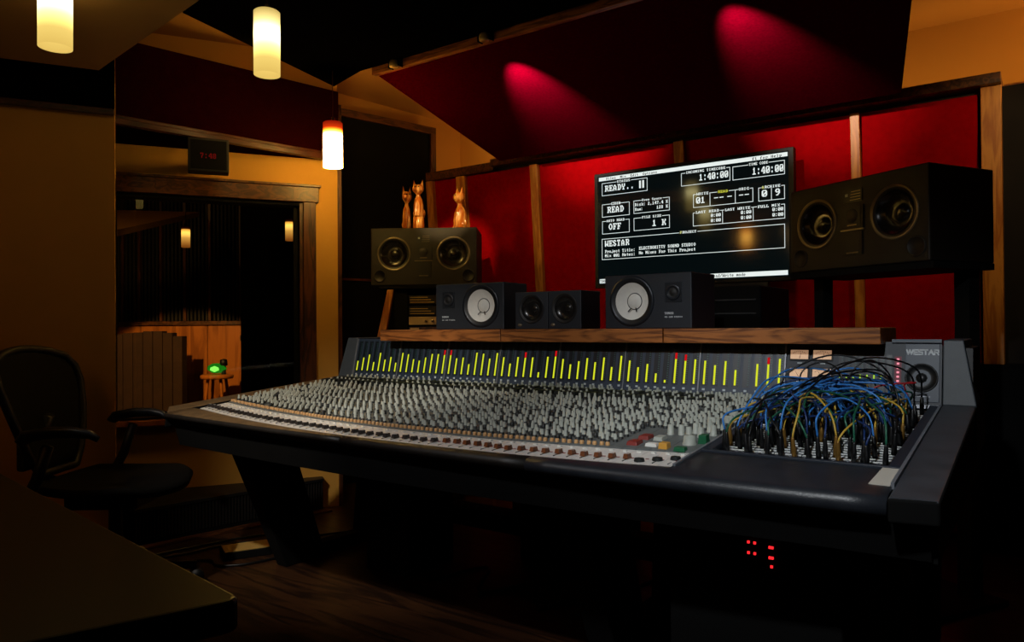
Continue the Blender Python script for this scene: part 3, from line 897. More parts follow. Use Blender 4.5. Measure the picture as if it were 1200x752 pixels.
# --- the deck: a plate for each channel strip
und = MB(OFF)
und.prism([(KX - 0.10, YF(KX) - 0.03), (XE + 0.08, 1.70), (XE + 0.08, 2.95), (KX - 0.10, 2.95)], 0.58,
          [dz(1.72) - 0.05, dz(1.72) - 0.05, 0.80, 0.80])
und.build('chassis', 'matt', CON)
kb = []            # (x, y, kind) of every knob
SW = MW / 8
NS = 56
strips = []
for i in range(NS):
    x0 = KX + i * SW
    xa, xb = x0 + 0.0006, x0 + SW - 0.0006
    b = MB(OFF)
    yb0, yb1 = YB(xa), YB(xb)
    ye = 2.588
    b.add([(xa, yb0, dz(yb0)), (xb, yb1, dz(yb1)), (xb, ye, dz(ye)), (xa, ye, dz(ye)),
           (xa, yb0, dz(yb0) - 0.012), (xb, yb1, dz(yb1) - 0.012), (xb, ye, dz(ye) - 0.012), (xa, ye, dz(ye) - 0.012)],
          [(0, 1, 2, 3), (0, 4, 5, 1), (1, 5, 6, 2), (2, 6, 7, 3), (3, 7, 4, 0)], 0)
    # dark key pads toward the back of the strip
    if i < 51:
        for ya, yl in ((2.395, 0.058), (2.468, 0.050)):
            b.box(xa + 0.0025, xb - 0.018, ya, ya + yl, dz(ya) - 0.003, dz(ya + yl) + 0.017, 1)
    s_ = b.build('channel_strip', ['deck', 'knobbase'], CON)
    strips.append(s_)
    # fader plate in front of it
    fa, fb = YF(xa), YF(xb)
    z_ = -0.004
    b = MB(OFF)
    b.add([(xa, fa, dz(fa) + z_), (xb, fb, dz(fb) + z_), (xb, yb1 - 0.003, dz(yb1) + z_), (xa, yb0 - 0.003, dz(yb0) + z_),
           (xa, fa, dz(fa) - 0.014), (xb, fb, dz(fb) - 0.014), (xb, yb1 - 0.003, dz(yb1) - 0.014), (xa, yb0 - 0.003, dz(yb0) - 0.014)],
          [(0, 1, 2, 3), (0, 4, 5, 1), (1, 5, 6, 2), (2, 6, 7, 3), (3, 7, 4, 0)], 0)
    xm = (xa + xb) / 2
    ym = YF(xm)
    b.box(xm - 0.001, xm + 0.001, ym + 0.015, ym + 0.098, dz(ym) - 0.01, dz(ym + 0.05) - 0.0015 + z_ + 0.0005, 1)
    b.box(xm - 0.005, xm + 0.005, ym + 0.108, ym + 0.119, dz(ym) - 0.01, dz(ym + 0.112) + z_ + 0.003, 2)
    if i > 30:
        b.box(xm + 0.006, xm + 0.014, ym + 0.05, ym + 0.056, dz(ym) - 0.01, dz(ym + 0.055) + z_ + 0.001, 3)
    fp = b.build('fader_plate', ['silver', 'knobbase', 'white', 'redplastic'], CON)
    if i < 53:
        yf = ym + 0.04 + R.uniform(-0.004, 0.004) + (0.012 if 36 < i < 42 else 0)
        zf = dz(yf) + z_
        b = MB(OFF)
        b.hexa([(xm - 0.0065, yf - 0.012, zf + 0.002), (xm + 0.0065, yf - 0.012, zf + 0.002), (xm + 0.0065, yf + 0.012, zf + 0.002), (xm - 0.0065, yf + 0.012, zf + 0.002),
                (xm - 0.0055, yf - 0.009, zf + 0.013), (xm + 0.0055, yf - 0.009, zf + 0.013), (xm + 0.0055, yf + 0.009, zf + 0.013), (xm - 0.0055, yf + 0.009, zf + 0.013)], 0)
        b.box(xm - 0.0057, xm + 0.0057, yf - 0.001, yf + 0.001, zf + 0.012, zf + 0.0135, 1)
        b.build('fader_cap', ['faderbrown' if i > 36 else 'fader', 'white'], fp)
    elif i == 54 or i == 55 or i == 53:
        yf = ym + 0.028 + (i - 53) * 0.018
        MB(OFF).cyl((xm, yf, dz(yf) + z_), (xm, yf, dz(yf) + z_ + 0.008), 0.014, 0.012, 14).build('jog_wheel', 'knobbase', fp)
    # knobs: two staggered columns, with gaps, small keys and black caps among them
    y = YB(xm) + 0.014
    r = 0
    while y < 2.575:
        if not (i >= 50 and y < 2.02):
            for c_ in (-0.0088, 0.0088):
                yy = y + (0.013 if c_ > 0 and r else 0.0)
                pad = i < 51 and c_ < 0 and 2.385 < yy < 2.53
                if r == 0:
                    kb.append((xm + c_, yy, 2, i))
                elif pad or yy > 2.57 or R.random() < 0.10:
                    continue
                elif R.random() < 0.16:
                    kb.append((xm + c_, yy, 3, i))
                else:
                    kb.append((xm + c_ + R.uniform(-.001, .001), yy, 1 if (r % 5 == 2) else 0, i))
        y += 0.0325 + (0.010 if r % 4 == 3 else 0.0)
        r += 1

def knob_mesh(kind):
    b = MB()
    if kind == 2:
        b.lathe([(0.0062, -0.001), (0.0062, 0.005), (0.0052, 0.009), (0.0, 0.0095)], 10)
        return b, ['gold']
    if kind == 3:
        b.lathe([(0.0070, -0.002), (0.0066, 0.004), (0.0062, 0.0135), (0.0, 0.014)], 8)
        return b, ['knobbase']
    h = 0.022 if kind == 0 else 0.017
    b.lathe([(0.0076, -0.002), (0.0072, 0.006), (0.0054, 0.0068), (0.0040, h), (0.0, h + 0.0006)], 10, mis=[0, 0, 1, 1])
    return b, ['knobbase', 'knob']
protos = {}
kb.sort(key=lambda q: (q[0]) ** 2 + (q[1]) ** 2)
tmpl = {k: knob_mesh(k) for k in (0, 1, 2, 3)}
def kloc(x, y):
    return Vector((x, y, dz(y))) - CO
for x, y, kd, i in kb[:298]:
    if kd not in protos:
        b, ms = tmpl[kd]
        protos[kd] = b.build('amber_knob' if kd == 2 else 'knob', ms, strips[i], loc=kloc(x, y))
    else:
        o = dup(protos[kd], strips[i])
        o.location = kloc(x, y)
b = MB(OFF)
for x, y, kd, i in kb[298:]:
    t_, ms = tmpl[kd]
    o_ = len(b.v)
    q = Vector((x, y, dz(y))) - CO
    b.v += [(v[0] + q.x, v[1] + q.y, v[2] + q.z) for v in t_.v]
    b.f += [[o_ + j for j in f] for f in t_.f]
    b.mi += [{0: {0: 0, 1: 1}, 1: {0: 0, 1: 1}, 2: {0: 2}, 3: {0: 0}}[kd][mm] for mm in t_.mi]
    b.sm += t_.sm
o = b.build('far_knobs', ['knobbase', 'knob', 'gold'], CON, fix=True)
o['kind'] = 'stuff'

# master section keys at the right end of the strips
def key(name, m_, x, y, sx, sy, h):
    b = MB(OFF)
    z0, z1 = dz(y) - 0.003, dz(y) + h
    b.hexa([(x - sx, y - sy, z0), (x + sx, y - sy, z0), (x + sx, y + sy, z0), (x - sx, y + sy, z0),
            (x - sx * .85, y - sy * .85, z1), (x + sx * .85, y - sy * .85, z1), (x + sx * .85, y + sy * .85, z1 + SL * sy), (x - sx * .85, y + sy * .85, z1 + SL * sy)])
    return b.build(name, m_, CON, 0.0012)
key('red_key', 'redplastic', -0.905, 1.83, 0.016, 0.022, 0.008)
key('red_key', 'redplastic', -0.905, 1.90, 0.016, 0.022, 0.008)
key('pale_key', 'knob', -0.862, 1.90, 0.014, 0.02, 0.008)
key('white_key', 'white', -0.852, 1.825, 0.017, 0.012, 0.007)
key('amber_key', 'amber', -0.812, 1.815, 0.013, 0.014, 0.014)
key('green_key', 'green', -0.765, 1.808, 0.016, 0.012, 0.008)
key('green_key', 'green', -0.738, 1.90, 0.012, 0.014, 0.022)
def bigknob(x, y, r, h, m_, nm='control_knob'):
    return MB(OFF).lathe([(r * 1.1, -0.003), (r * 1.1, 0.003), (r, 0.004), (r * .86, h), (0, h + 0.001)], 20, M=T(x, y, dz(y)), mis=[0, 0, 0, 1] if 0 else None).build(nm, m_, CON)
bigknob(-0.768, 1.875, 0.017, 0.024, 'knob')
for j, (x, y) in enumerate([(-0.80, 1.95), (-0.77, 1.96), (-0.83, 1.97), (-0.745, 1.99), (-0.80, 2.0), (-0.86, 1.965), (-0.77, 2.03)]):
    bigknob(x, y, 0.009, 0.028, 'knob')
for j, (x, y) in enumerate([(-0.80, 2.13), (-0.76, 2.16), (-0.775, 2.24), (-0.81, 2.29), (-0.765, 2.32)]):
    bigknob(x, y, 0.015, 0.02, 'knob')
for j in range(4):
    key('black_key', 'knobbase', -0.742, 2.03 + j * 0.065, 0.008, 0.02, 0.006)
# bright edge of the plates along the patchbay
MB(OFF).hexa([(X7 - 0.001, YF(X7), dz(YF(X7)) - 0.012), (X7 + 0.006, YF(X7), dz(YF(X7)) - 0.012), (X7 + 0.006, 2.588, dz(2.588) - 0.012), (X7 - 0.001, 2.588, dz(2.588) - 0.012),
              (X7 - 0.001, YF(X7), dz(YF(X7)) + 0.003), (X7 + 0.006, YF(X7), dz(YF(X7)) + 0.003), (X7 + 0.006, 2.588, dz(2.588) + 0.003), (X7 - 0.001, 2.588, dz(2.588) + 0.003)]).build('edge_trim', 'divider', CON)

# --- patchbay
PY0, PY1 = 1.845, 2.575
pz = lambda y: dz(y) - 0.014
b = MB(OFF)
for (xa, xb, ya, yb, m0) in ((X7 + 0.006, X7 + 0.03, PY0, 2.588, 0), (XE - 0.03, XE - 0.004, PY0, 2.588, 0), (X7 + 0.006, XE - 0.004, PY0 - 0.012, PY0, 0)):
    b.hexa([(xa, ya, dz(ya) - 0.03), (xb, ya, dz(ya) - 0.03), (xb, yb, dz(yb) - 0.03), (xa, yb, dz(yb) - 0.03),
            (xa, ya, dz(ya) + 0.001), (xb, ya, dz(ya) + 0.001), (xb, yb, dz(yb) + 0.001), (xa, yb, dz(yb) + 0.001)], m0)
b.build('patchbay_frame', 'paneldark', CON, 0.0015)
xj0, xj1 = X7 + 0.034, XE - 0.034
NROW = 30
pitch = (PY1 - PY0 - 0.006) / NROW
NJ = 24
jx = lambda j: xj0 + (xj1 - xj0) * (j + 0.5) / NJ
def jack_row(first):
    b = MB()
    b.box(xj0, xj1, 0, pitch * 0.96, -0.02, 0, 0)
    for j in range(0, NJ, 4):
        b.box(jx(j) - 0.007, jx(j + 3) + 0.007, pitch * 0.60, pitch * 0.92, 0, 0.0016, 1)
    for j in range(NJ):
        b.lathe([(0.0052, 0.0), (0.005, 0.0014), (0.0034, 0.0014), (0.0032, 0.0002), (0.0, 0.0002)], 8, M=T(jx(j), pitch * 0.3, 0), mi=2, mis=[2, 2, 0, 0])
    return b
jr = None
for r in range(NROW):
    y = PY0 + 0.003 + r * pitch
    if jr is None:
        jr = jack_row(True).build('jack_row', ['jack', 'strip', 'divider'], CON)
        o = jr
    else:
        o = dup(jr, CON)
    o.location = Vector((0, y, pz(y))) - CO
    o.rotation_euler.x = math.atan(SL)

# --- armrest along the front, padded
ar = [[], []]
def armseg(name, xs, mats):
    b = MB(OFF)
    prof = []
    vs, fs = [], []
    n = 0
    for x in xs:
        yi = (YF(x) - 0.001) if x <= X7 + 0.001 else PY0 - 0.013
        yo = YA(x)
        zi = dz(yi) - 0.004
        zt = 0.7185
        rr = 0.010 + 0.014 * min(1, max(0, (x + 2.0) / 1.6))
        ring = [(x, yi, zi - 0.04), (x, yi, zi - 0.001)]
        ring += [(x, yi + (yo + rr - yi) * t, zi + (zt - zi) * t + 0.003 * math.sin(math.pi * t)) for t in (0.1, 0.5, 0.9)]
        for a in (0, 25, 50, 75, 95, 125, 160):
            aa = math.radians(a)
            ring.append((x, yo + rr - rr * math.sin(aa), zt - rr + rr * math.cos(aa)))
        ring.append((x, yo + 0.05, zt - 0.05))
        n = len(ring)
        vs += ring
    for i in range(len(xs) - 1):
        for k in range(n):
            fs.append((i * n + k, i * n + (k + 1) % n, (i + 1) * n + (k + 1) % n, (i + 1) * n + k))
    fs.append(list(range(n)))
    fs.append([(len(xs) - 1) * n + k for k in range(n)])
    b.add(vs, fs, 0, True)
    for i in range(len(xs) - 1):
        for k in (1, 2, 3, 4):
            b.mi[i * n + k] = 1
    return b.build(name, mats, CON)
lin_ = lambda a, b, n: [a + (b - a) * i / n for i in range(n + 1)]
armseg('armrest_pad', lin_(KX - 0.045, -1.80, 12), ['brownleather', 'worn_lit'])  # top faces lighter than the roll: warm light put into the colour
armseg('armrest_pad', lin_(-1.797, -1.10, 9), ['brownleather', 'brownleather'])
armseg('armrest_pad', lin_(-1.097, X7, 6) + lin_(X7 + 0.002, XE - 0.002, 6), ['leather', 'leather'])
# fascia under the armrest
b = MB(OFF)
xs = lin_(KX - 0.04, XE + 0.07, 14)
vs = []
for x in xs:
    y = YA(min(x, XE)) + 0.035
    vs += [(x, y, 0.685), (x, y + 0.03, 0.585)]
b.add(vs, [(2 * i, 2 * i + 2, 2 * i + 3, 2 * i + 1) for i in range(14)])
b.build('front_fascia', 'matt', CON)
def sidearm(x0, x1, yf, name, m_):
    b = MB(OFF)
    z = lambda y: dz(y) + 0.002
    zf = 0.7195
    b.hexa([(x0, yf, zf - 0.05), (x1, yf + 0.02, zf - 0.05), (x1, KY - 0.006, KZ - 0.06), (x0, KY - 0.006, KZ - 0.06),
            (x0, yf, zf), (x1, yf + 0.02, zf), (x1, KY - 0.006, KZ + 0.004), (x0, KY - 0.006, KZ + 0.004)])
    b.mi = [1, 0, 1, 1, 1, 1]  # lighter top, black sides: light and shade put into the colours
    return b.build(name, [m_, 'matt'], CON, 0.006, seg=3)
sidearm(XE + 0.003, -0.165, 1.612, 'side_armrest', 'sidearm')
b = MB(OFF)
yl = YA(KX)
b.hexa([(-3.03, yl + 0.09, 0.66), (KX - 0.045, yl, 0.66), (KX - 0.002, KY - 0.006, KZ - 0.06), (-2.972, KY - 0.006, KZ - 0.06),
        (-3.03, yl + 0.09, dz(yl + .09) + 0.001), (KX - 0.045, yl + 0.012, dz(yl)), (KX - 0.002, KY - 0.006, KZ + 0.003), (-2.972, KY - 0.006, KZ + 0.003)])
b.mi = [1, 0, 1, 1, 1, 1]  # black sides hold the shade, brown top the warm light
b.build('side_armrest', ['worn_lit', 'matt'], CON, 0.005)
# metal edge beside the side armrest, masking tape on it
MB(OFF).hexa([(XE - 0.004, 1.70, dz(1.70) - 0.01), (XE + 0.003, 1.70, dz(1.70) - 0.01), (XE + 0.003, KY - 0.008, KZ - 0.01), (XE - 0.004, KY - 0.008, KZ - 0.01),
              (XE - 0.004, 1.70, dz(1.70) + 0.0035), (XE + 0.003, 1.70, dz(1.70) + 0.0035), (XE + 0.003, KY - 0.008, KZ + 0.005), (XE - 0.004, KY - 0.008, KZ + 0.005)]).build('edge_trim', 'divider', CON)
tz = lambda y: 0.7255 + (y - 1.70) * 0.095
b = MB(OFF).hexa([(-0.303, 1.70, tz(1.70)), (-0.262, 1.70, tz(1.70)), (-0.262, 1.834, tz(1.834)), (-0.297, 1.836, tz(1.836)),
                  (-0.303, 1.70, tz(1.70) + .002), (-0.262, 1.70, tz(1.70) + .002), (-0.262, 1.834, tz(1.834) + .002), (-0.297, 1.836, tz(1.836) + .002)])
b.build('masking_tape', 'paper', CON)

# --- legs
def leg(x, w_):
    b = MB(OFF)
    b.hexa([(x - w_, 2.10, 0.0), (x + w_, 2.10, 0.0), (x + w_, 2.32, 0.0), (x - w_, 2.32, 0.0),
            (x - w_, 1.84, 0.60), (x + w_, 1.84, 0.60), (x + w_, 2.12, 0.60), (x - w_, 2.12, 0.60)])
    b.box(x - w_ * 0.9, x + w_ * 0.9, 2.14, 2.75, 0.0, 0.06)
    b.hexa([(x - w_, 2.55, 0.05), (x + w_, 2.55, 0.05), (x + w_, 2.75, 0.05), (x - w_, 2.75, 0.05),
            (x - w_, 2.6, 0.6), (x + w_, 2.6, 0.6), (x + w_, 2.85, 0.6), (x - w_, 2.85, 0.6)])
    return b.build('leg', 'matt', CON, 0.004)
leg(-2.78, 0.035)
leg(-1.15, 0.05)
leg(-0.33, 0.05)
MB(OFF).box(-2.36, -1.2, 2.62, 2.72, 0.16, 0.24).build('cross_beam', 'matt', CON)
MB(OFF).box(-2.45, -2.2, 2.3, 2.6, 0.0, 0.58).build('leg', 'matt', CON, 0.004)

# ------------------------------------------------------------------ patch cables
PC = thing
def bez(p0, p1, p2, p3, n):
    return [p0 * (1 - t) ** 3 + p1 * 3 * t * (1 - t) ** 2 + p2 * 3 * t * t * (1 - t) + p3 * t ** 3 for t in [i / n for i in range(n + 1)]]
plug_proto = {}
used = set()
def socket(jmin, jmax, rmin, rmax):
    for _ in range(60):
        j, r = R.randint(jmin, jmax), R.randint(rmin, rmax)
        if (j, r) not in used:
            used.add((j, r))
            return j, r
    return j, r
def sock_pos(j, r):
    y = PY0 + 0.003 + r * pitch + pitch * 0.3
    return Vector((jx(j), y, pz(y)))
CAB = {'cblue': ('bright blue patch cable arching over the patchbay', 'blue patch cables'),
       'cnavy': ('dark blue patch cable tangled in the patchbay', 'dark blue patch cables'),
       'cblack': ('black patch cable looping over the patchbay', 'black patch cables'),
       'cyellow': ('yellow patch cable curling through the patchbay tangle', 'yellow patch cables'),
       'cgreen': ('green patch cable lying low in the patchbay tangle', 'green patch cables'),
       'cred': ('red patch cable looping at the end of the patchbay', None)}
def patch_cable(colr, s0, s1, lift, pm, side=0.0, r=0.0026):
    a, c_ = sock_pos(*s0), sock_pos(*s1)
    pl = 0.052
    n3 = Vector((R.uniform(-.08, .08), R.uniform(-.12, .02), 1)).normalized()
    n4 = Vector((R.uniform(-.08, .08), R.uniform(-.12, .08), 1)).normalized()
    a1, c1 = a + n3 * pl, c_ + n4 * pl
    mid = (a1 + c1) / 2
    jit = lambda k: Vector((R.uniform(-k, k), R.uniform(-k, k), 0))
    q1 = a1.lerp(mid, 0.22) + Vector((0, 0, lift * 0.72)) + jit(0.018)
    q2 = c1.lerp(mid, 0.22) + Vector((0, 0, lift * 0.72)) + jit(0.018)
    m1 = mid + Vector((side, R.uniform(-.03, .03), lift + R.uniform(-.015, .015)))
    pts = [a, a1, q1, m1, q2, c1, c_]
    path = []
    for i in range(1, 5):
        p0, p1, p2, p3 = pts[i - 1:i + 3]
        for k in range(6):
            t = k / 6
            path.append(0.5 * ((2 * p1) + (p2 - p0) * t + (2 * p0 - 5 * p1 + 4 * p2 - p3) * t * t + (3 * p1 - p0 - 3 * p2 + p3) * t ** 3))
    path.append(c1)
    lab, grp = CAB[colr]
    mb = MB()
    mb.tube([p - a for p in path], r, 6)
    o = mb.build('patch_cable', colr, loc=a)
    tag(o, lab, 'cable', grp)
    for (p, nn) in ((a, n3), (c_, n4)):
        if pm not in plug_proto:
            q = MB().lathe([(0.0026, -0.012), (0.0026, 0.0), (0.0062, 0.0005), (0.0062, 0.030), (0.0052, 0.034), (0.0046, 0.050), (0.003, 0.054), (0, 0.054)], 10).build('plug', pm, o)
            plug_proto[pm] = q
        else:
            q = dup(plug_proto[pm], o)
        q.location = p - a
        q.rotation_mode = 'QUATERNION'
        q.rotation_quaternion = Vector((0, 0, 1)).rotation_difference(nn)
# front row plugs run along the near edge, their other ends deep in the bay
for i in range(24):
    j = i
    if i in (2, 22):
        continue
    r0 = R.choice((0, 1, 1, 2, 3))
    used.add((j, r0))
    colr = R.choice(['cblack', 'cblack', 'cnavy', 'cblue', 'cyellow', 'cgreen', 'cgreen'])
    pm = {'cyellow': 'brassplug', 'cblue': 'cblack', 'cnavy': 'cblack'}.get(colr, 'cblack')
    patch_cable(colr, (j, r0), socket(max(0, j - 9), min(23, j + 9), 8, 24), R.uniform(0.04, 0.085), pm, R.uniform(-.04, .04))
for i in range(22):
    colr = R.choice(['cgreen', 'cgreen', 'cyellow', 'cblack', 'cnavy', 'cblack', 'cyellow'])
    s0 = socket(0, 23, 3, 12)
    patch_cable(colr, s0, socket(0, 23, 10, 26), R.uniform(0.03, 0.07), 'brassplug' if colr == 'cyellow' else 'cblack')
for i in range(26):
    s0 = socket(0, 11, 3, 18)
    patch_cable(R.choice(['cblue', 'cblue', 'cblue', 'cnavy']), s0, socket(11, 23, 10, 26), R.uniform(0.06, 0.10), 'cblack', R.uniform(-.05, .05))
for i in range(9):
    patch_cable('cblack', socket(2, 12, 6, 22), socket(12, 23, 12, 27), R.uniform(0.095, 0.14), 'cblack')
for i in range(16):
    s0 = socket(0, 23, 4, 20)
    patch_cable(R.choice(['cblue', 'cnavy', 'cgreen', 'cyellow', 'cblack', 'cblue']), s0, socket(max(0, s0[0] - 12), min(23, s0[0] + 12), 8, 26), R.uniform(0.02, 0.075), 'cblack', R.uniform(-.07, .07), 0.0022)
patch_cable('cred', (17, 20), (22, 23), 0.075, 'cblack', 0.06)

# ------------------------------------------------------------------ shelf over the meter bridge
SZ0, SZ1 = 0.997, 1.05
for n_, (x0, x1, lab) in enumerate(((-2.615, -1.892, 'oiled oak shelf board under the dark rack and first white-coned speaker'), (-1.888, -1.146, 'middle oiled oak shelf board carrying the two small cube speakers'),
                                     (-1.142, -0.415, 'oiled oak shelf board ending above the VU meters'))):
    xm = (x0 + x1) / 2
    o = MB().box(x0 - xm, x1 - xm, 0, 0.30, 0, SZ1 - SZ0).build('shelf_board', 'oak', loc=(xm, 2.55, SZ0), bevel=0.003)
    tag(o, lab, 'shelf', 'oak shelf boards over the meter bridge')

# ------------------------------------------------------------------ loudspeakers
ROTF = Matrix.Rotation(math.radians(90), 4, 'X')      # lathe z -> -y (front)
def drv(parent, name, x, z, r, prof, mats, mis, n=36, y=0.0):
    """driver facing -y; prof in units of r: (radius, forward)"""
    b = MB()
    b.lathe([(p[0] * r, p[1] * r) for p in prof], n, M=T(x, y, z) @ ROTF, mis=mis)
    return b.build(name, mats, parent)
WOOF = [(1.12, -0.02), (1.11, 0.03), (1.05, 0.045), (1.0, 0.0), (0.95, 0.015), (0.88, -0.05), (0.36, -0.50), (0.34, -0.46), (0.2, -0.40), (0, -0.38)]
WM = [0, 0, 0, 1, 1, 2, 1, 2, 2]
def main_speaker(loc, rz, label):
    t = thing('studio_monitor', label, 'loudspeaker', loc, rz, 'pair of large horizontal studio monitors')
    W, H, D = 0.66, 0.355, 0.36
    # cabinet with two woofer openings left as shallow wells
    cab = MB().box(-W / 2, W / 2, 0.0, D, 0, H).build('cabinet', 'spk', t, 0.006)
    carve(cab, [MB().cyl((sx * 0.185, -0.05, 0.195), (sx * 0.185, 0.10, 0.195), 0.1, n=48) for sx in (-1, 1)])
    for sx in (-1, 1):
        b = MB()
        x = sx * 0.185
        b.lathe([(p[0] * 0.094, p[1] * 0.094) for p in WOOF], 40, M=T(x, 0.0, 0.195) @ ROTF, mis=WM)
        b.build('woofer', ['rim', 'rubber', 'cone'], t)
        b = MB().lathe([(0.040, 0.0), (0.039, 0.004), (0.033, 0.003), (0.031, 0.0008), (0.0, 0.0008)], 24, M=T(sx * 0.275, 0, 0.058) @ ROTF, mis=[0, 0, 1, 1])
        b.build('bass_port', ['spk', 'rubber'], t)
    b = MB().box(-0.052, 0.052, -0.006, 0.001, 0.155, 0.245, 0).box(-0.040, 0.040, -0.0075, -0.005, 0.165, 0.238, 1)
    b.lathe([(0.028, 0.0075), (0.026, 0.009), (0.012, 0.0085), (0.0, 0.012)], 20, M=T(0, 0, 0.205) @ ROTF, mi=1)
    b.box(-0.022, 0.022, -0.0085, -0.006, 0.166, 0.171, 2)
    b.build('tweeter', ['spk', 'rubber', 'rim'], t)
    b = MB().box(-0.056, 0.056, -0.008, 0.001, 0.148, 0.153, 1).box(-0.046, 0.046, -0.006, 0.001, 0.05, 0.142, 0).box(-0.036, 0.036, -0.0065, -0.004, 0.06, 0.135, 2)
    b.box(-0.028, 0.028, -0.008, -0.006, 0.056, 0.061, 1)
    b.build('midrange_horn', ['spk', 'rim', 'rubber'], t)
    b = MB().box(-0.046, 0.046, -0.003, 0.001, 0.262, 0.312, 0)
    for q in range(4):
        b.box(-0.012 + 0.002 * q, 0.038, -0.004, -0.003, 0.268 + q * 0.011, 0.2705 + q * 0.011, 1)
    b.box(-0.034, -0.022, -0.0045, -0.003, 0.285, 0.296, 2)
    b.build('badge', ['rubber', 'rim', 'logo'], t)
    return t
ml = main_speaker((-3.113, 3.41, 1.322), math.radians(33), 'large brown-black monitor with the wooden cats on top')
mr = main_speaker((-0.616, 3.201, 1.288), math.radians(-30), 'large brown-black monitor on the stand beside the big screen')

NW = [(1.12, -0.01), (1.10, 0.05), (0.98, 0.06), (0.95, 0.03), (0.88, 0.045), (0.82, 0.0), (0.38, -0.26), (0.34, -0.25), (0.24, -0.14), (0.12, -0.10), (0, -0.09)]
def ns(loc, rz, flip, label):
    t = thing('nearfield_monitor', label, 'loudspeaker', loc, rz, 'pair of white-coned nearfield monitors')
    W, H, D = 0.372, 0.208, 0.20
    s = -1 if flip else 1
    cab = MB().box(-W / 2, W / 2, 0, D, 0, H).build('cabinet', 'spkblue', t, 0.004)
    carve(cab, [MB().cyl((s * 0.065, -0.05, 0.106), (s * 0.065, 0.06, 0.106), 0.095, n=48)])
    b = MB().lathe([(p[0] * 0.088, p[1] * 0.088) for p in NW], 40, M=T(s * 0.065, 0, 0.106) @ ROTF, mis=[0, 0, 0, 1, 1, 2, 0, 2, 2, 2])
    b.build('woofer', ['rimdark', 'rubber', 'whitecone'], t)
    for q in range(4):
        a = math.radians(45 + 90 * q)
        MB().cyl((s * 0.065 + 0.108 * math.cos(a) * .95, 0.001, 0.106 + 0.103 * math.sin(a) * .86), (s * 0.065 + 0.108 * math.cos(a) * .95, -0.004, 0.106 + 0.103 * math.sin(a) * .86), 0.0035, n=8).build('screw', 'rimdark', t)
    # lead-out tabs below the dust cap
    b = MB()
    for dx in (-0.010, 0.010):
        b.cyl((s * 0.065 + dx, 0.014, 0.080), (s * 0.065 + dx * 1.9, 0.004, 0.066), 0.0024, n=6)
    b.build('voice_coil_lead', 'rubber', t)
    b = MB().box(-s * 0.113 - 0.034, -s * 0.113 + 0.034, -0.003, 0.001, 0.098, 0.172, 0)
    b.lathe([(0.031, 0.003), (0.030, 0.007), (0.022, 0.008), (0.019, 0.004), (0.011, 0.004), (0.0, 0.010)], 24, M=T(-s * 0.113, 0, 0.135) @ ROTF, mis=[1, 1, 1, 2, 2])
    b.build('tweeter', ['rimdark', 'rimdark', 'rubber'], t, 0.001)
    b = MB()
    x0 = -s * 0.113 - 0.036
    text8(b, 'YAMAHA', x0, -0.062, 0.0062, 0.010, lambda u, v: (u, -0.0008, -v))
    text8(b, 'NS-10M STUDIO', x0, -0.046, 0.0056, 0.006, lambda u, v: (u, -0.0008, -v))
    b.build('lettering', 'logo', t)
    return t
def at_shelf(x):
    return (x, 2.565, SZ1)
ns((-2.102, 2.60, SZ1), math.radians(4), False, 'white-coned nearfield monitor beside the dark rack, tweeter towards the window')
ns((-1.232, 2.60, SZ1), math.radians(-4), True, 'white-coned nearfield monitor below the screen, tweeter towards the patchbay')
for x, rz, lab in ((-1.766, 3, 'small black cube speaker touching the first white-coned monitor'), (-1.602, -2, 'small black cube speaker nearer to the big screen')):
    t = thing('cube_speaker', lab, 'loudspeaker', (x, 2.605, SZ1), math.radians(rz), 'pair of small cube speakers')
    cab = MB().box(-0.081, 0.081, 0, 0.15, 0, 0.158).build('cabinet', 'spkblue', t, 0.003)
    carve(cab, [MB().cyl((0, -0.05, 0.086), (0, 0.06, 0.086), 0.0595, n=40)])
    b = MB().lathe([(p[0] * 0.056, p[1] * 0.056) for p in WOOF], 36, M=T(0, 0, 0.086) @ ROTF, mis=WM)
    b.build('driver', ['rubber', 'rubber', 'cone'], t)
    MB().lathe([(0.0085, 0), (0.008, 0.0015), (0, 0.0015)], 12, M=T(-0.058, 0, 0.018) @ ROTF @ Matrix.Diagonal((1.3, .8, 1, 1))).build('badge', 'rim', t)

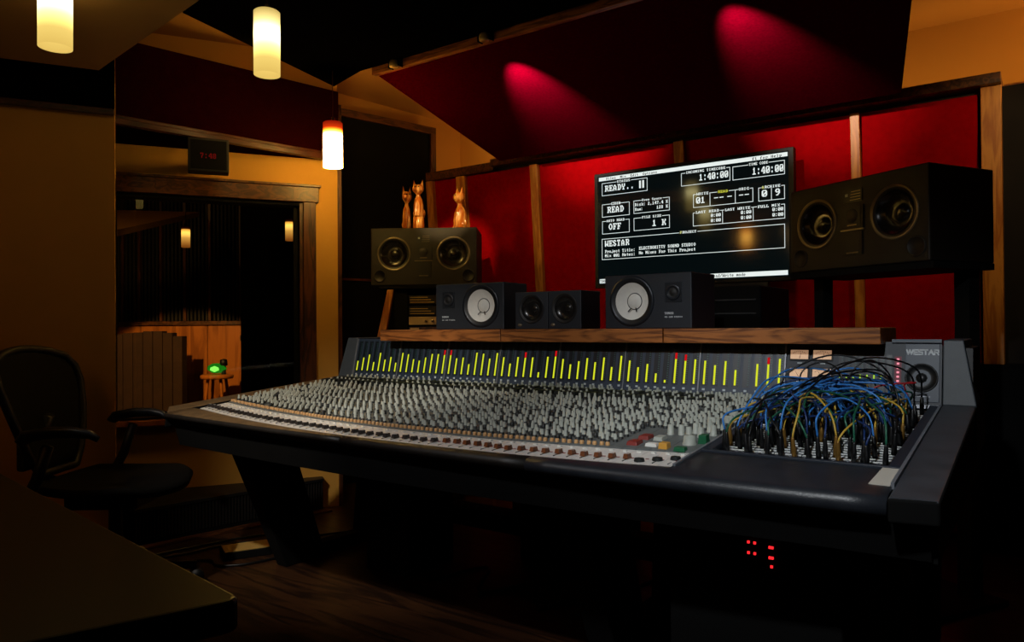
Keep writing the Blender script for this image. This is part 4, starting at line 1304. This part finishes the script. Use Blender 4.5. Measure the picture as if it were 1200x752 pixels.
# ------------------------------------------------------------------ carved cats on the monitor
def cat(loc, rz, h, label, pedestal=False, slim=1.0):
    t = thing('cat_figurine', label, 'figurine', loc, rz, 'carved wooden cats')
    b = MB()
    k = h
    zb = 0.0
    body = []
    if pedestal:
        MB().lathe([(0, 0), (0.034, 0), (0.036, 0.01), (0.034, 0.075), (0.030, 0.082), (0, 0.082)], 20).build('pedestal', 'cat', t)
        zb = 0.076
    H = h - zb
    # body, neck and head as one lofted skin: (z, forward shift, rx, ry)
    S = [(0.0, 0.0, .10, .13), (0.02, 0.0, .13, .16), (0.15, -0.005, .13, .165), (0.32, -0.01, .13, .145), (0.46, 0.0, .105, .11), (0.54, 0.01, .062, .065), (0.59, 0.02, .05, .055),
         (0.63, 0.03, .09, .09), (0.69, 0.04, .145, .13), (0.76, 0.04, .155, .135), (0.82, 0.035, .13, .115), (0.86, 0.03, .06, .06)]
    n = 18
    vs, fs = [], []
    for z, sh, rx_, ry_ in S:
        for i in range(n):
            a = 2 * math.pi * i / n
            vs.append((rx_ * H * math.cos(a), -sh * H + ry_ * H * math.sin(a), zb + z * H))
    for i in range(len(S) - 1):
        for q in range(n):
            fs.append((i * n + q, i * n + (q + 1) % n, (i + 1) * n + (q + 1) % n, (i + 1) * n + q))
    fs.append(list(range(n))[::-1])
    fs.append([(len(S) - 1) * n + q for q in range(n)])
    b.add(vs, fs, 0, True)
    # muzzle, ears, haunches, front legs
    b.lathe([(0, -0.05 * H), (0.045 * H, -0.03 * H), (0.055 * H, 0.0), (0.03 * H, 0.05 * H), (0, 0.065 * H)], 12, M=T(0, -0.11 * H, zb + 0.735 * H) @ ROTF)
    for sx in (-1, 1):
        b.cyl((sx * 0.095 * H, -0.03 * H, zb + 0.80 * H), (sx * 0.125 * H, -0.02 * H, zb + 1.0 * H), 0.05 * H, 0.006 * H, 10)
        b.lathe([(0, -0.09 * H), (0.06 * H, -0.06 * H), (0.075 * H, 0), (0.05 * H, 0.06 * H), (0, 0.09 * H)], 12, M=T(sx * 0.085 * H, 0.02 * H, zb + 0.11 * H))
        b.tube([(sx * 0.04 * H, -0.10 * H, zb + 0.40 * H), (sx * 0.045 * H, -0.135 * H, zb + 0.2 * H), (sx * 0.045 * H, -0.145 * H, zb + 0.02 * H), (sx * 0.045 * H, -0.19 * H, zb + 0.018 * H)], [0.032 * H, 0.03 * H, 0.03 * H, 0.02 * H], 10)
    b.tube([(0.02 * H, 0.12 * H, zb + 0.05 * H), (0.11 * H, 0.14 * H, zb + 0.03 * H), (0.15 * H, 0.07 * H, zb + 0.10 * H), (0.14 * H, 0.05 * H, zb + 0.2 * H)], [0.03 * H, 0.028 * H, 0.022 * H, 0.014 * H], 10)
    b.v = [(v[0] * slim, v[1] * slim, v[2]) for v in b.v]
    o = b.build('carved_body', 'cat', t)
    rm = o.modifiers.new('remesh', 'REMESH')
    rm.mode = 'VOXEL'
    rm.voxel_size = 0.0032
    rm.use_smooth_shade = True
    sm_ = o.modifiers.new('smooth', 'SMOOTH')
    sm_.iterations = 3
    for sx in (-1, 1):
        e = MB().lathe([(0, -0.011 * H), (0.02 * H, 0), (0, 0.011 * H)], 10, M=T(sx * 0.05 * H * slim, -0.165 * H * slim, zb + 0.785 * H) @ ROTF)
        e.build('eye', 'ink', t)
    return t
def on_left(u, v):
    a = math.radians(33)
    return (-3.113 + u * math.cos(a) - v * math.sin(a), 3.41 + u * math.sin(a) + v * math.cos(a), 1.3225 + 0.355)
cat(on_left(-0.118, 0.07), math.radians(62), 0.275, 'smaller slim carved wooden cat turned sideways beside the tall one', slim=0.72)
cat(on_left(-0.044, 0.08), math.radians(28), 0.315, 'tall carved wooden cat on a pedestal facing the console', True)
cat(on_left(0.222, 0.07), math.radians(-20), 0.262, 'carved wooden cat standing alone near the red wall')

# ------------------------------------------------------------------ big screen
TV = thing('wall_screen', 'large flat screen showing white studio computer text', 'screen', (-1.626, 3.95, 1.29))
MB().box(-0.585, 0.585, 0.0, 0.05, 0.0, 0.69).build('bezel', 'black', TV, 0.004)
MB().box(-0.562, 0.560, -0.0012, 0.002, 0.022, 0.672).build('display', 'screen', TV)
MB().box(-0.2, 0.2, 0.05, 0.2, 0.2, 0.5).build('wall_bracket', 'matt', TV)
MB().box(-0.45, 0.45, 0.0, 0.05, -0.045, -0.001).build('sound_bar', 'black', TV, 0.004)
su, sv = 1.107, 0.635
put = lambda u, v, d=-0.0022: (-0.551 + u * su, d, 0.665 - v * sv)
b = MB()
W_, Y_, B_ = 0, 1, 2
def rect(u0, v0, u1, v1, mi=0, d=-0.0022):
    b.quad(put(u0, v1, d), put(u1, v1, d), put(u1, v0, d), put(u0, v0, d), mi)
lw, lh = 0.0026, 0.0045
def frame(u0, v0, u1, v1):
    rect(u0, v0, u1, v0 + lh); rect(u0, v1 - lh, u1, v1); rect(u0, v0, u0 + lw, v1); rect(u1 - lw, v0, u1, v1)
def txt(s, u0, u1, v0, v1, mi=0, clear=False, d=-0.0026):
    cw = (u1 - u0) / len(s)
    if clear:
        rect(u0 - 0.003, v0 - 0.004, u1 + 0.003, v1 + 0.002, B_, -0.0024)
    text8(b, s, u0, v0, cw, (v1 - v0) * 8 / 7, lambda u, v: put(u, v, d), mi)
rect(0.0, 0.0, 1.0, 0.034)
txt('Files  Mix  Edit  Options', 0.045, 0.345, 0.006, 0.029, B_)
txt('F1 for Help', 0.835, 0.975, 0.008, 0.031, B_)
frame(.018, .056, .287, .176); txt('STATUS', .11, .19, .046, .068, 0, True)
txt('READY..', .036, .215, .082, .138); rect(.240, .075, .250, .145); rect(.258, .075, .268, .145)
frame(.474, .060, .727, .176); txt('INCOMING TIMECODE', .50, .705, .049, .071, 0, True); txt('1:40:00', .570, .720, .088, .145)
frame(.739, .062, .987, .178); txt('TIME CODE', .82, .91, .051, .073, 0, True); txt('1:40:00', .836, .984, .094, .152)
frame(.537, .259, .838, .377); rect(.623, .259, .6256, .377); rect(.750, .259, .7526, .377)
txt('WRITE', .555, .618, .249, .271, 0, True); txt('READ', .665, .717, .250, .272, 1, True); txt('ORIG', .768, .820, .249, .271, 0, True)
txt('01', .552, .603, .288, .343); txt('--', .645, .70, .285, .335); txt('-', .712, .742, .285, .335); txt('--', .770, .825, .285, .335)
frame(.863, .266, .986, .380); rect(.923, .266, .9256, .380); txt('ARCHIVE', .88, .967, .255, .277, 0, True); txt('A', .88, .8924, .255, .277, 1, True)
txt('0', .879, .908, .290, .345); txt('9', .942, .971, .290, .345)
frame(.018, .257, .183, .379); rect(.075, .246, .128, .270); txt('MODE', .078, .125, .248, .269, B_); txt('READ', .050, .152, .284, .342)
frame(.207, .255, .410, .375); txt('Free Space', .255, .37, .246, .267, 0, True); txt('Disk: 2,147.4 K', .214, .402, .279, .307); txt('Ram:', .214, .262, .322, .350); txt('128 K', .338, .402, .322, .350)
frame(.018, .416, .182, .539); txt('AUTO READ', .045, .155, .405, .427, 0, True); txt('OFF', .058, .135, .444, .502)
frame(.207, .415, .410, .533); txt('FILE SIZE', .255, .365, .404, .426, 0, True); txt('1 K', .314, .392, .448, .504)
frame(.535, .420, .986, .539); rect(.686, .420, .6886, .539); rect(.836, .420, .8386, .539)
txt('LAST READ', .550, .672, .409, .431, 0, True); txt('LAST WRITE', .700, .825, .411, .433, 0, True); txt('FULL MIX', .860, .965, .413, .435, 0, True)
for uu in (.628, .778, .928):
    txt('0:00', uu, uu + .052, .444, .472); txt('0:00', uu, uu + .052, .488, .516)
frame(.015, .583, .985, .781); txt('PROJECT', .465, .555, .572, .594, 0, True); txt('P', .465, .4779, .572, .594, 1, True)
txt('WESTAR', .034, .182, .602, .658)
txt('Project Title:', .034, .216, .690, .718); txt('ELECTROKITTY SOUND STUDIO', .236, .549, .682, .710)
txt('Mix 001 Notes:', .034, .216, .730, .758); txt('No Mixes For This Project', .236, .549, .724, .752)
rect(.0, .963, .042, 1.002); txt('TONE', .003, .038, .970, .996, B_)
rect(.525, .962, .997, 1.001); txt('Change Read/Write mode', .545, .800, .968, .994, B_)
b.build('screen_text', ['text', 'textyellow', 'screen'], TV, fix=False)

# ------------------------------------------------------------------ stands, rack and gear behind the shelf
SR = thing('speaker_stand', 'tall black stand under the monitor beside the screen', 'stand', (-0.53, 3.36, 0), math.radians(-30))
MB().box(-0.34, 0.34, -0.17, 0.17, 1.262, 1.287).build('top_plate', 'matt', SR)
MB().box(0.235, 0.295, 0.09, 0.15, 0.02, 1.262).build('column', 'matt', SR)
MB().box(-0.34, -0.29, -0.03, 0.03, 0.02, 1.262).build('column', 'matt', SR)
MB().box(-0.36, 0.36, -0.2, 0.2, 0.0, 0.02).build('base_plate', 'matt', SR)
EC = thing('equipment_case', 'black equipment case below the screen behind the shelf', 'case', (-1.17, 3.45, 0))
MB().box(-0.27, 0.17, -0.2, 0.25, 0.0, 1.235).build('case_body', 'matt', EC, 0.01)
for z in (1.11, 1.17):
    MB().box(-0.25, 0.15, -0.206, -0.2, z, z + 0.006).build('edge_rail', 'black', EC)
RK = thing('equipment_rack', 'dark rack with pine side rails under the cat monitor', 'rack', (-3.07, 3.46, 0), math.radians(33))
MB().box(-0.245, -0.235, -0.02, 0.3, 0.0, 1.30).box(0.155, 0.165, -0.02, 0.3, 0, 1.30).box(-0.245, 0.165, 0.29, 0.3, 0, 1.30).box(-0.245, 0.165, -0.02, 0.3, 0.0, 0.02).build('carcass', 'matt', RK)
MB().box(-0.34, 0.25, -0.05, 0.3, 1.30, 1.319).build('top_board', 'matt', RK)
MB().box(-0.245, -0.165, -0.024, -0.004, 0.0, 1.30).build('front_rail', 'matt', RK)
MB().hexa([(-0.40, -0.05, 0.78), (-0.345, -0.05, 0.78), (-0.345, 0.02, 0.78), (-0.40, 0.02, 0.78), (-0.285, -0.05, 1.295), (-0.247, -0.05, 1.295), (-0.247, 0.02, 1.295), (-0.285, 0.02, 1.295)]).build('side_rail', 'pine', RK, 0.003)
MB().box(0.168, 0.21, -0.05, 0.02, 0.75, 1.25).build('side_rail', 'pine', RK, 0.003)
ra = math.radians(33)
for z0, h_, fm, lab, knobs in ((1.205, 0.055, 'black', 'black rack unit with pale lines, topmost in the rack', 0), (1.135, 0.060, 'black', 'black rack unit with two bright bars in the rack', 1),
                               (1.075, 0.055, 'brassfront', 'gold-fronted rack unit with a lit scale', 2), (1.0, 0.066, 'darkwood', 'brown-fronted rack unit, lowest in the rack', 3)):
    t = thing('rack_unit', lab, 'audio unit', (-3.07, 3.46, z0), ra, 'units in the dark rack')
    MB().box(-0.158, 0.150, -0.012, 0.22, 0, h_).build('case_body', 'black', t)
    b = MB().box(-0.158, 0.150, -0.018, -0.012, 0.003, h_ - 0.003, 0)
    if knobs in (0, 1):
        for q in range(3):
            b.box(-0.15, 0.0 - 0.02 * q, -0.0195, -0.018, 0.010 + q * 0.015, 0.014 + q * 0.015, 1)
        b.cyl((0.09, -0.018, 0.035), (0.09, -0.028, 0.035), 0.007, n=10, mi=1)
        b.cyl((0.12, -0.018, 0.03), (0.12, -0.028, 0.03), 0.007, n=10, mi=1)
    else:
        b.box(-0.15, -0.095, -0.0195, -0.018, 0.008, h_ - 0.008, 1)
        for q in range(5):
            b.cyl((-0.05 + q * 0.04, -0.018, 0.025), (-0.05 + q * 0.04, -0.03, 0.025), 0.008, n=10, mi=2)
    b.build('front_plate', [fm, 'brassfront', 'chrome'], t)
sb = MB().box(-0.1, 0.1, 0, 0.12, 0, 0.9).build('gear_tower', 'matt', loc=(-2.33, 3.4, 0), rz=0.2)
tag(sb, 'plain black gear tower behind the first white-coned monitor', 'case')

# ------------------------------------------------------------------ office chair
chp = RT * -1.625 + FW0 * 3.0
CH = thing('office_chair', 'black mesh-backed office chair at the end of the console', 'chair', (chp.x, chp.y, 0), -PH + 0.02)
def chair():
    # local: faces +x, y to the far side
    zs = 0.45
    # back outline (w across y, h up), reclined
    def bk(y, z, d=0.0):
        lean = (z - 0.50) * 0.26
        return Vector((-0.20 - lean - 0.10 * ((z - 0.72) / 0.25) ** 2 * 0.12 + 0.35 * y * y + d, y, z))
    prof = [(0.50, 0.12), (0.56, 0.165), (0.64, 0.205), (0.74, 0.24), (0.84, 0.265), (0.92, 0.262), (0.965, 0.225), (0.985, 0.15)]
    nv = 14
    grid = []
    for z, hw in prof:
        grid.append([bk(hw * (2 * i / nv - 1), z - (0.0 if z < 0.9 else 0.015 * (2 * i / nv - 1) ** 2)) for i in range(nv + 1)])
    vs = [q for row in grid for q in row]
    fs = [(r * (nv + 1) + i, r * (nv + 1) + i + 1, (r + 1) * (nv + 1) + i + 1, (r + 1) * (nv + 1) + i) for r in range(len(prof) - 1) for i in range(nv)]
    o = MB().add(vs, fs, 0, True).build('backrest_mesh', 'mesh', CH)
    so = o.modifiers.new('thick', 'SOLIDIFY')
    so.thickness = 0.006
    loop = grid[0] + [r[-1] for r in grid[1:-1]] + grid[-1][::-1] + [r[0] for r in grid[1:-1]][::-1]
    MB().tube(loop, 0.016, 8, closed=True).build('backrest_frame', 'rubber', CH)
    # lumbar support and spine
    MB().box(-0.27, -0.235, -0.17, 0.17, 0.52, 0.66).build('lumbar_support', 'rubber', CH, 0.012)
    MB().tube([(-0.25, 0, 0.72), (-0.30, 0, 0.60), (-0.26, 0, 0.46), (-0.10, 0, 0.40)], 0.028, 8).build('spine', 'rubber', CH)
    # seat
    n = 18
    def st(i, j):
        u, v = i / n * 2 - 1, j / n * 2 - 1
        x, y = u * math.sqrt(1 - v * v / 2.6) * 0.255, v * math.sqrt(1 - u * u / 2.6) * 0.275
        return (x + 0.04, y, zs + 0.02 - 0.05 * max(0, u - 0.55) ** 2 * 3 - 0.02 * (1 - v * v) * 0.6 + 0.012 * u * u)
    vs = [st(i, j) for i in range(n + 1) for j in range(n + 1)]
    fs = [(i * (n + 1) + j, (i + 1) * (n + 1) + j, (i + 1) * (n + 1) + j + 1, i * (n + 1) + j + 1) for i in range(n) for j in range(n)]
    o = MB().add(vs, fs, 0, True).build('seat', 'mesh', CH)
    so = o.modifiers.new('thick', 'SOLIDIFY')
    so.thickness = 0.03
    MB().box(-0.12, 0.16, -0.12, 0.12, 0.36, 0.42).build('tilt_mechanism', 'rubber', CH, 0.01)
    for s in (-1, 1):
        y = s * 0.315
        MB().tube([(-0.17, s * 0.2, 0.41), (-0.15, y, 0.42), (-0.10, y, 0.52), (-0.06, y, 0.64)], 0.02, 8).build('arm_post', 'rubber', CH)
        MB().tube([(-0.155, y, 0.655), (-0.13, y, 0.678), (-0.05, y, 0.69), (0.03, y, 0.690), (0.085, y - s * 0.012, 0.680), (0.11, y - s * 0.02, 0.66)],
                  [0.03, 0.042, 0.046, 0.044, 0.038, 0.026], 12, flat=0.42).build('armrest', 'leather', CH)
    MB().cyl((0.02, 0, 0.09), (0.02, 0, 0.37), 0.028, 0.024, 14).build('gas_column', 'rubber', CH)
    MB().cyl((0.02, 0, 0.06), (0.02, 0, 0.12), 0.045, 0.035, 14).build('hub', 'rubber', CH)
    for k in range(5):
        a = 2 * math.pi * k / 5 + 0.4
        e = Vector((0.02 + 0.30 * math.cos(a), 0.30 * math.sin(a), 0.075))
        MB().tube([(0.02, 0, 0.095), tuple(Vector((0.02, 0, 0.1)).lerp(e, 0.6)), tuple(e)], [0.028, 0.022, 0.016], 8).build('base_spoke', 'rubber', CH)
        t_ = Vector((-math.sin(a), math.cos(a), 0)) * 0.012
        q = e - Vector((0, 0, 0.045))
        MB().cyl(q - t_ * 2, q + t_ * 2, 0.03, n=14).build('caster', 'rubber', CH)
chair()

# ------------------------------------------------------------------ desk in front
DK = thing('desk', 'black topped desk cutting across the near corner', 'desk', (-1.5, 0.1, 0))
dpoly = [(-0.75, 0.517), (-1.863, 0.669), (-2.35, 0.735), (-2.75, -0.9), (-1.25, -0.75), (-0.835, 0.29)]
def rounded(poly, r, n=5):
    out = []
    m_ = len(poly)
    for i in range(m_):
        p, a, c_ = Vector(poly[i]), Vector(poly[i - 1]), Vector(poly[(i + 1) % m_])
        u, v = (a - p).normalized(), (c_ - p).normalized()
        p0, p1 = p + u * r, p + v * r
        out += [tuple((p0 * (1 - t) ** 2 + p * 2 * t * (1 - t) + p1 * t * t)) for t in [q / n for q in range(n + 1)]]
    return out
MB(T(1.5, -0.1, 0)).prism(rounded(dpoly, 0.03), 0.712, 0.75).build('desktop', 'deskm', DK, 0.006, seg=3)
sh = [(p[0] + (-1.6 - p[0]) * 0.06, p[1] + (0 - p[1]) * 0.06) for p in dpoly]
MB(T(1.5, -0.1, 0)).prism(sh, 0.0, 0.712).build('cabinet_body', 'matt', DK)

# ------------------------------------------------------------------ under the console and on the floor
FB = thing('floor_box', 'flat metal topped pedal box on the floor among cables', 'pedal', (-3.06, 2.13, 0), math.radians(64))
MB().box(-0.125, 0.125, -0.07, 0.07, 0, 0.035).build('case_body', 'matt', FB, 0.004)
MB().box(-0.118, 0.118, -0.062, 0.062, 0.035, 0.039).build('top_plate', 'steel', FB)
def floor_cable(pts, label, r=0.006, m_='cblack'):
    pts = [Vector(p) for p in pts]
    path = []
    for i in range(len(pts) - 1):
        p0, p1, p2, p3 = pts[max(i - 1, 0)], pts[i], pts[i + 1], pts[min(i + 2, len(pts) - 1)]
        for q in range(8):
            t = q / 8
            path.append(0.5 * ((2 * p1) + (p2 - p0) * t + (2 * p0 - 5 * p1 + 4 * p2 - p3) * t * t + (3 * p1 - p0 - 3 * p2 + p3) * t ** 3))
    path.append(pts[-1])
    c0 = pts[0]
    o = MB().tube([p - c0 for p in path], r, 6).build('floor_cable', m_, loc=c0)
    return tag(o, label, 'cable', 'cables on the studio floor')
zf = 0.007
floor_cable([(-3.45, 1.6, zf), (-3.30, 1.9, zf), (-3.25, 2.15, zf), (-3.05, 2.45, zf), (-2.9, 2.7, zf)], 'black floor cable running past the pedal box towards the console leg')
floor_cable([(-3.40, 1.55, zf), (-3.2, 1.85, zf), (-3.1, 1.95, zf), (-3.0, 1.93, zf), (-2.9, 2.05, zf), (-2.85, 2.4, zf)], 'black floor cable bending round the near side of the pedal box')
floor_cable([(-3.42, 1.7, zf), (-3.36, 2.0, zf), (-3.30, 2.25, zf), (-3.18, 2.45, zf), (-3.0, 2.52, zf)], 'black floor cable nearest to the heater cover')
for i in range(4):
    x = -2.1 + i * 0.28
    floor_cable([(x, 2.3, zf), (x + 0.1, 2.5 + 0.1 * R.random(), zf), (x + 0.25, 2.35, zf), (x + 0.42, 2.55, zf), (x + 0.5, 2.9, zf)], 'black floor cable curling under the console, ' + ('nearest the window end', 'second from the window end', 'third from the window end', 'nearest the patchbay end')[i], 0.006)
for i, (x, y) in enumerate(((0.12, 2.2), (0.2, 2.35), (0.28, 2.1))):
    floor_cable([(x, y - 0.5, zf), (x + 0.06, y - 0.1, zf), (x - 0.04, y + 0.2, zf), (x + 0.1, y + 0.5, zf)], 'black floor cable beyond the side armrest, ' + ('the one closest to the console', 'the middle one of three', 'the one that starts closest to the camera')[i], 0.008)
PS = thing('power_supply', 'black power supply with glowing red indicators under the console', 'power supply', (-0.60, 1.90, 0))
MB().box(-0.24, 0.2, 0.003, 0.45, 0, 0.56).build('case_body', 'matt', PS, 0.006)
for x, z in ((-0.022, 0.505), (-0.006, 0.505), (0.032, 0.500), (0.038, 0.500), (-0.022, 0.478), (-0.006, 0.478), (0.032, 0.474), (0.038, 0.474), (0.036, 0.452)):
    MB().box(x - 0.0028, x + 0.0028, -0.002, 0.004, z - 0.003, z + 0.003).build('indicator', 'redled', PS)
UG = thing('floor_rack', 'low black gear rack on the floor under the middle of the console', 'rack', (-1.75, 2.8, 0))
MB().box(-0.22, 0.22, 0, 0.35, 0, 0.42).build('case_body', 'matt', UG, 0.006)
for z in (0.08, 0.19, 0.30):
    MB().box(-0.2, 0.2, -0.008, 0, z, z + 0.08).build('front_panel', 'black', UG, 0.002)
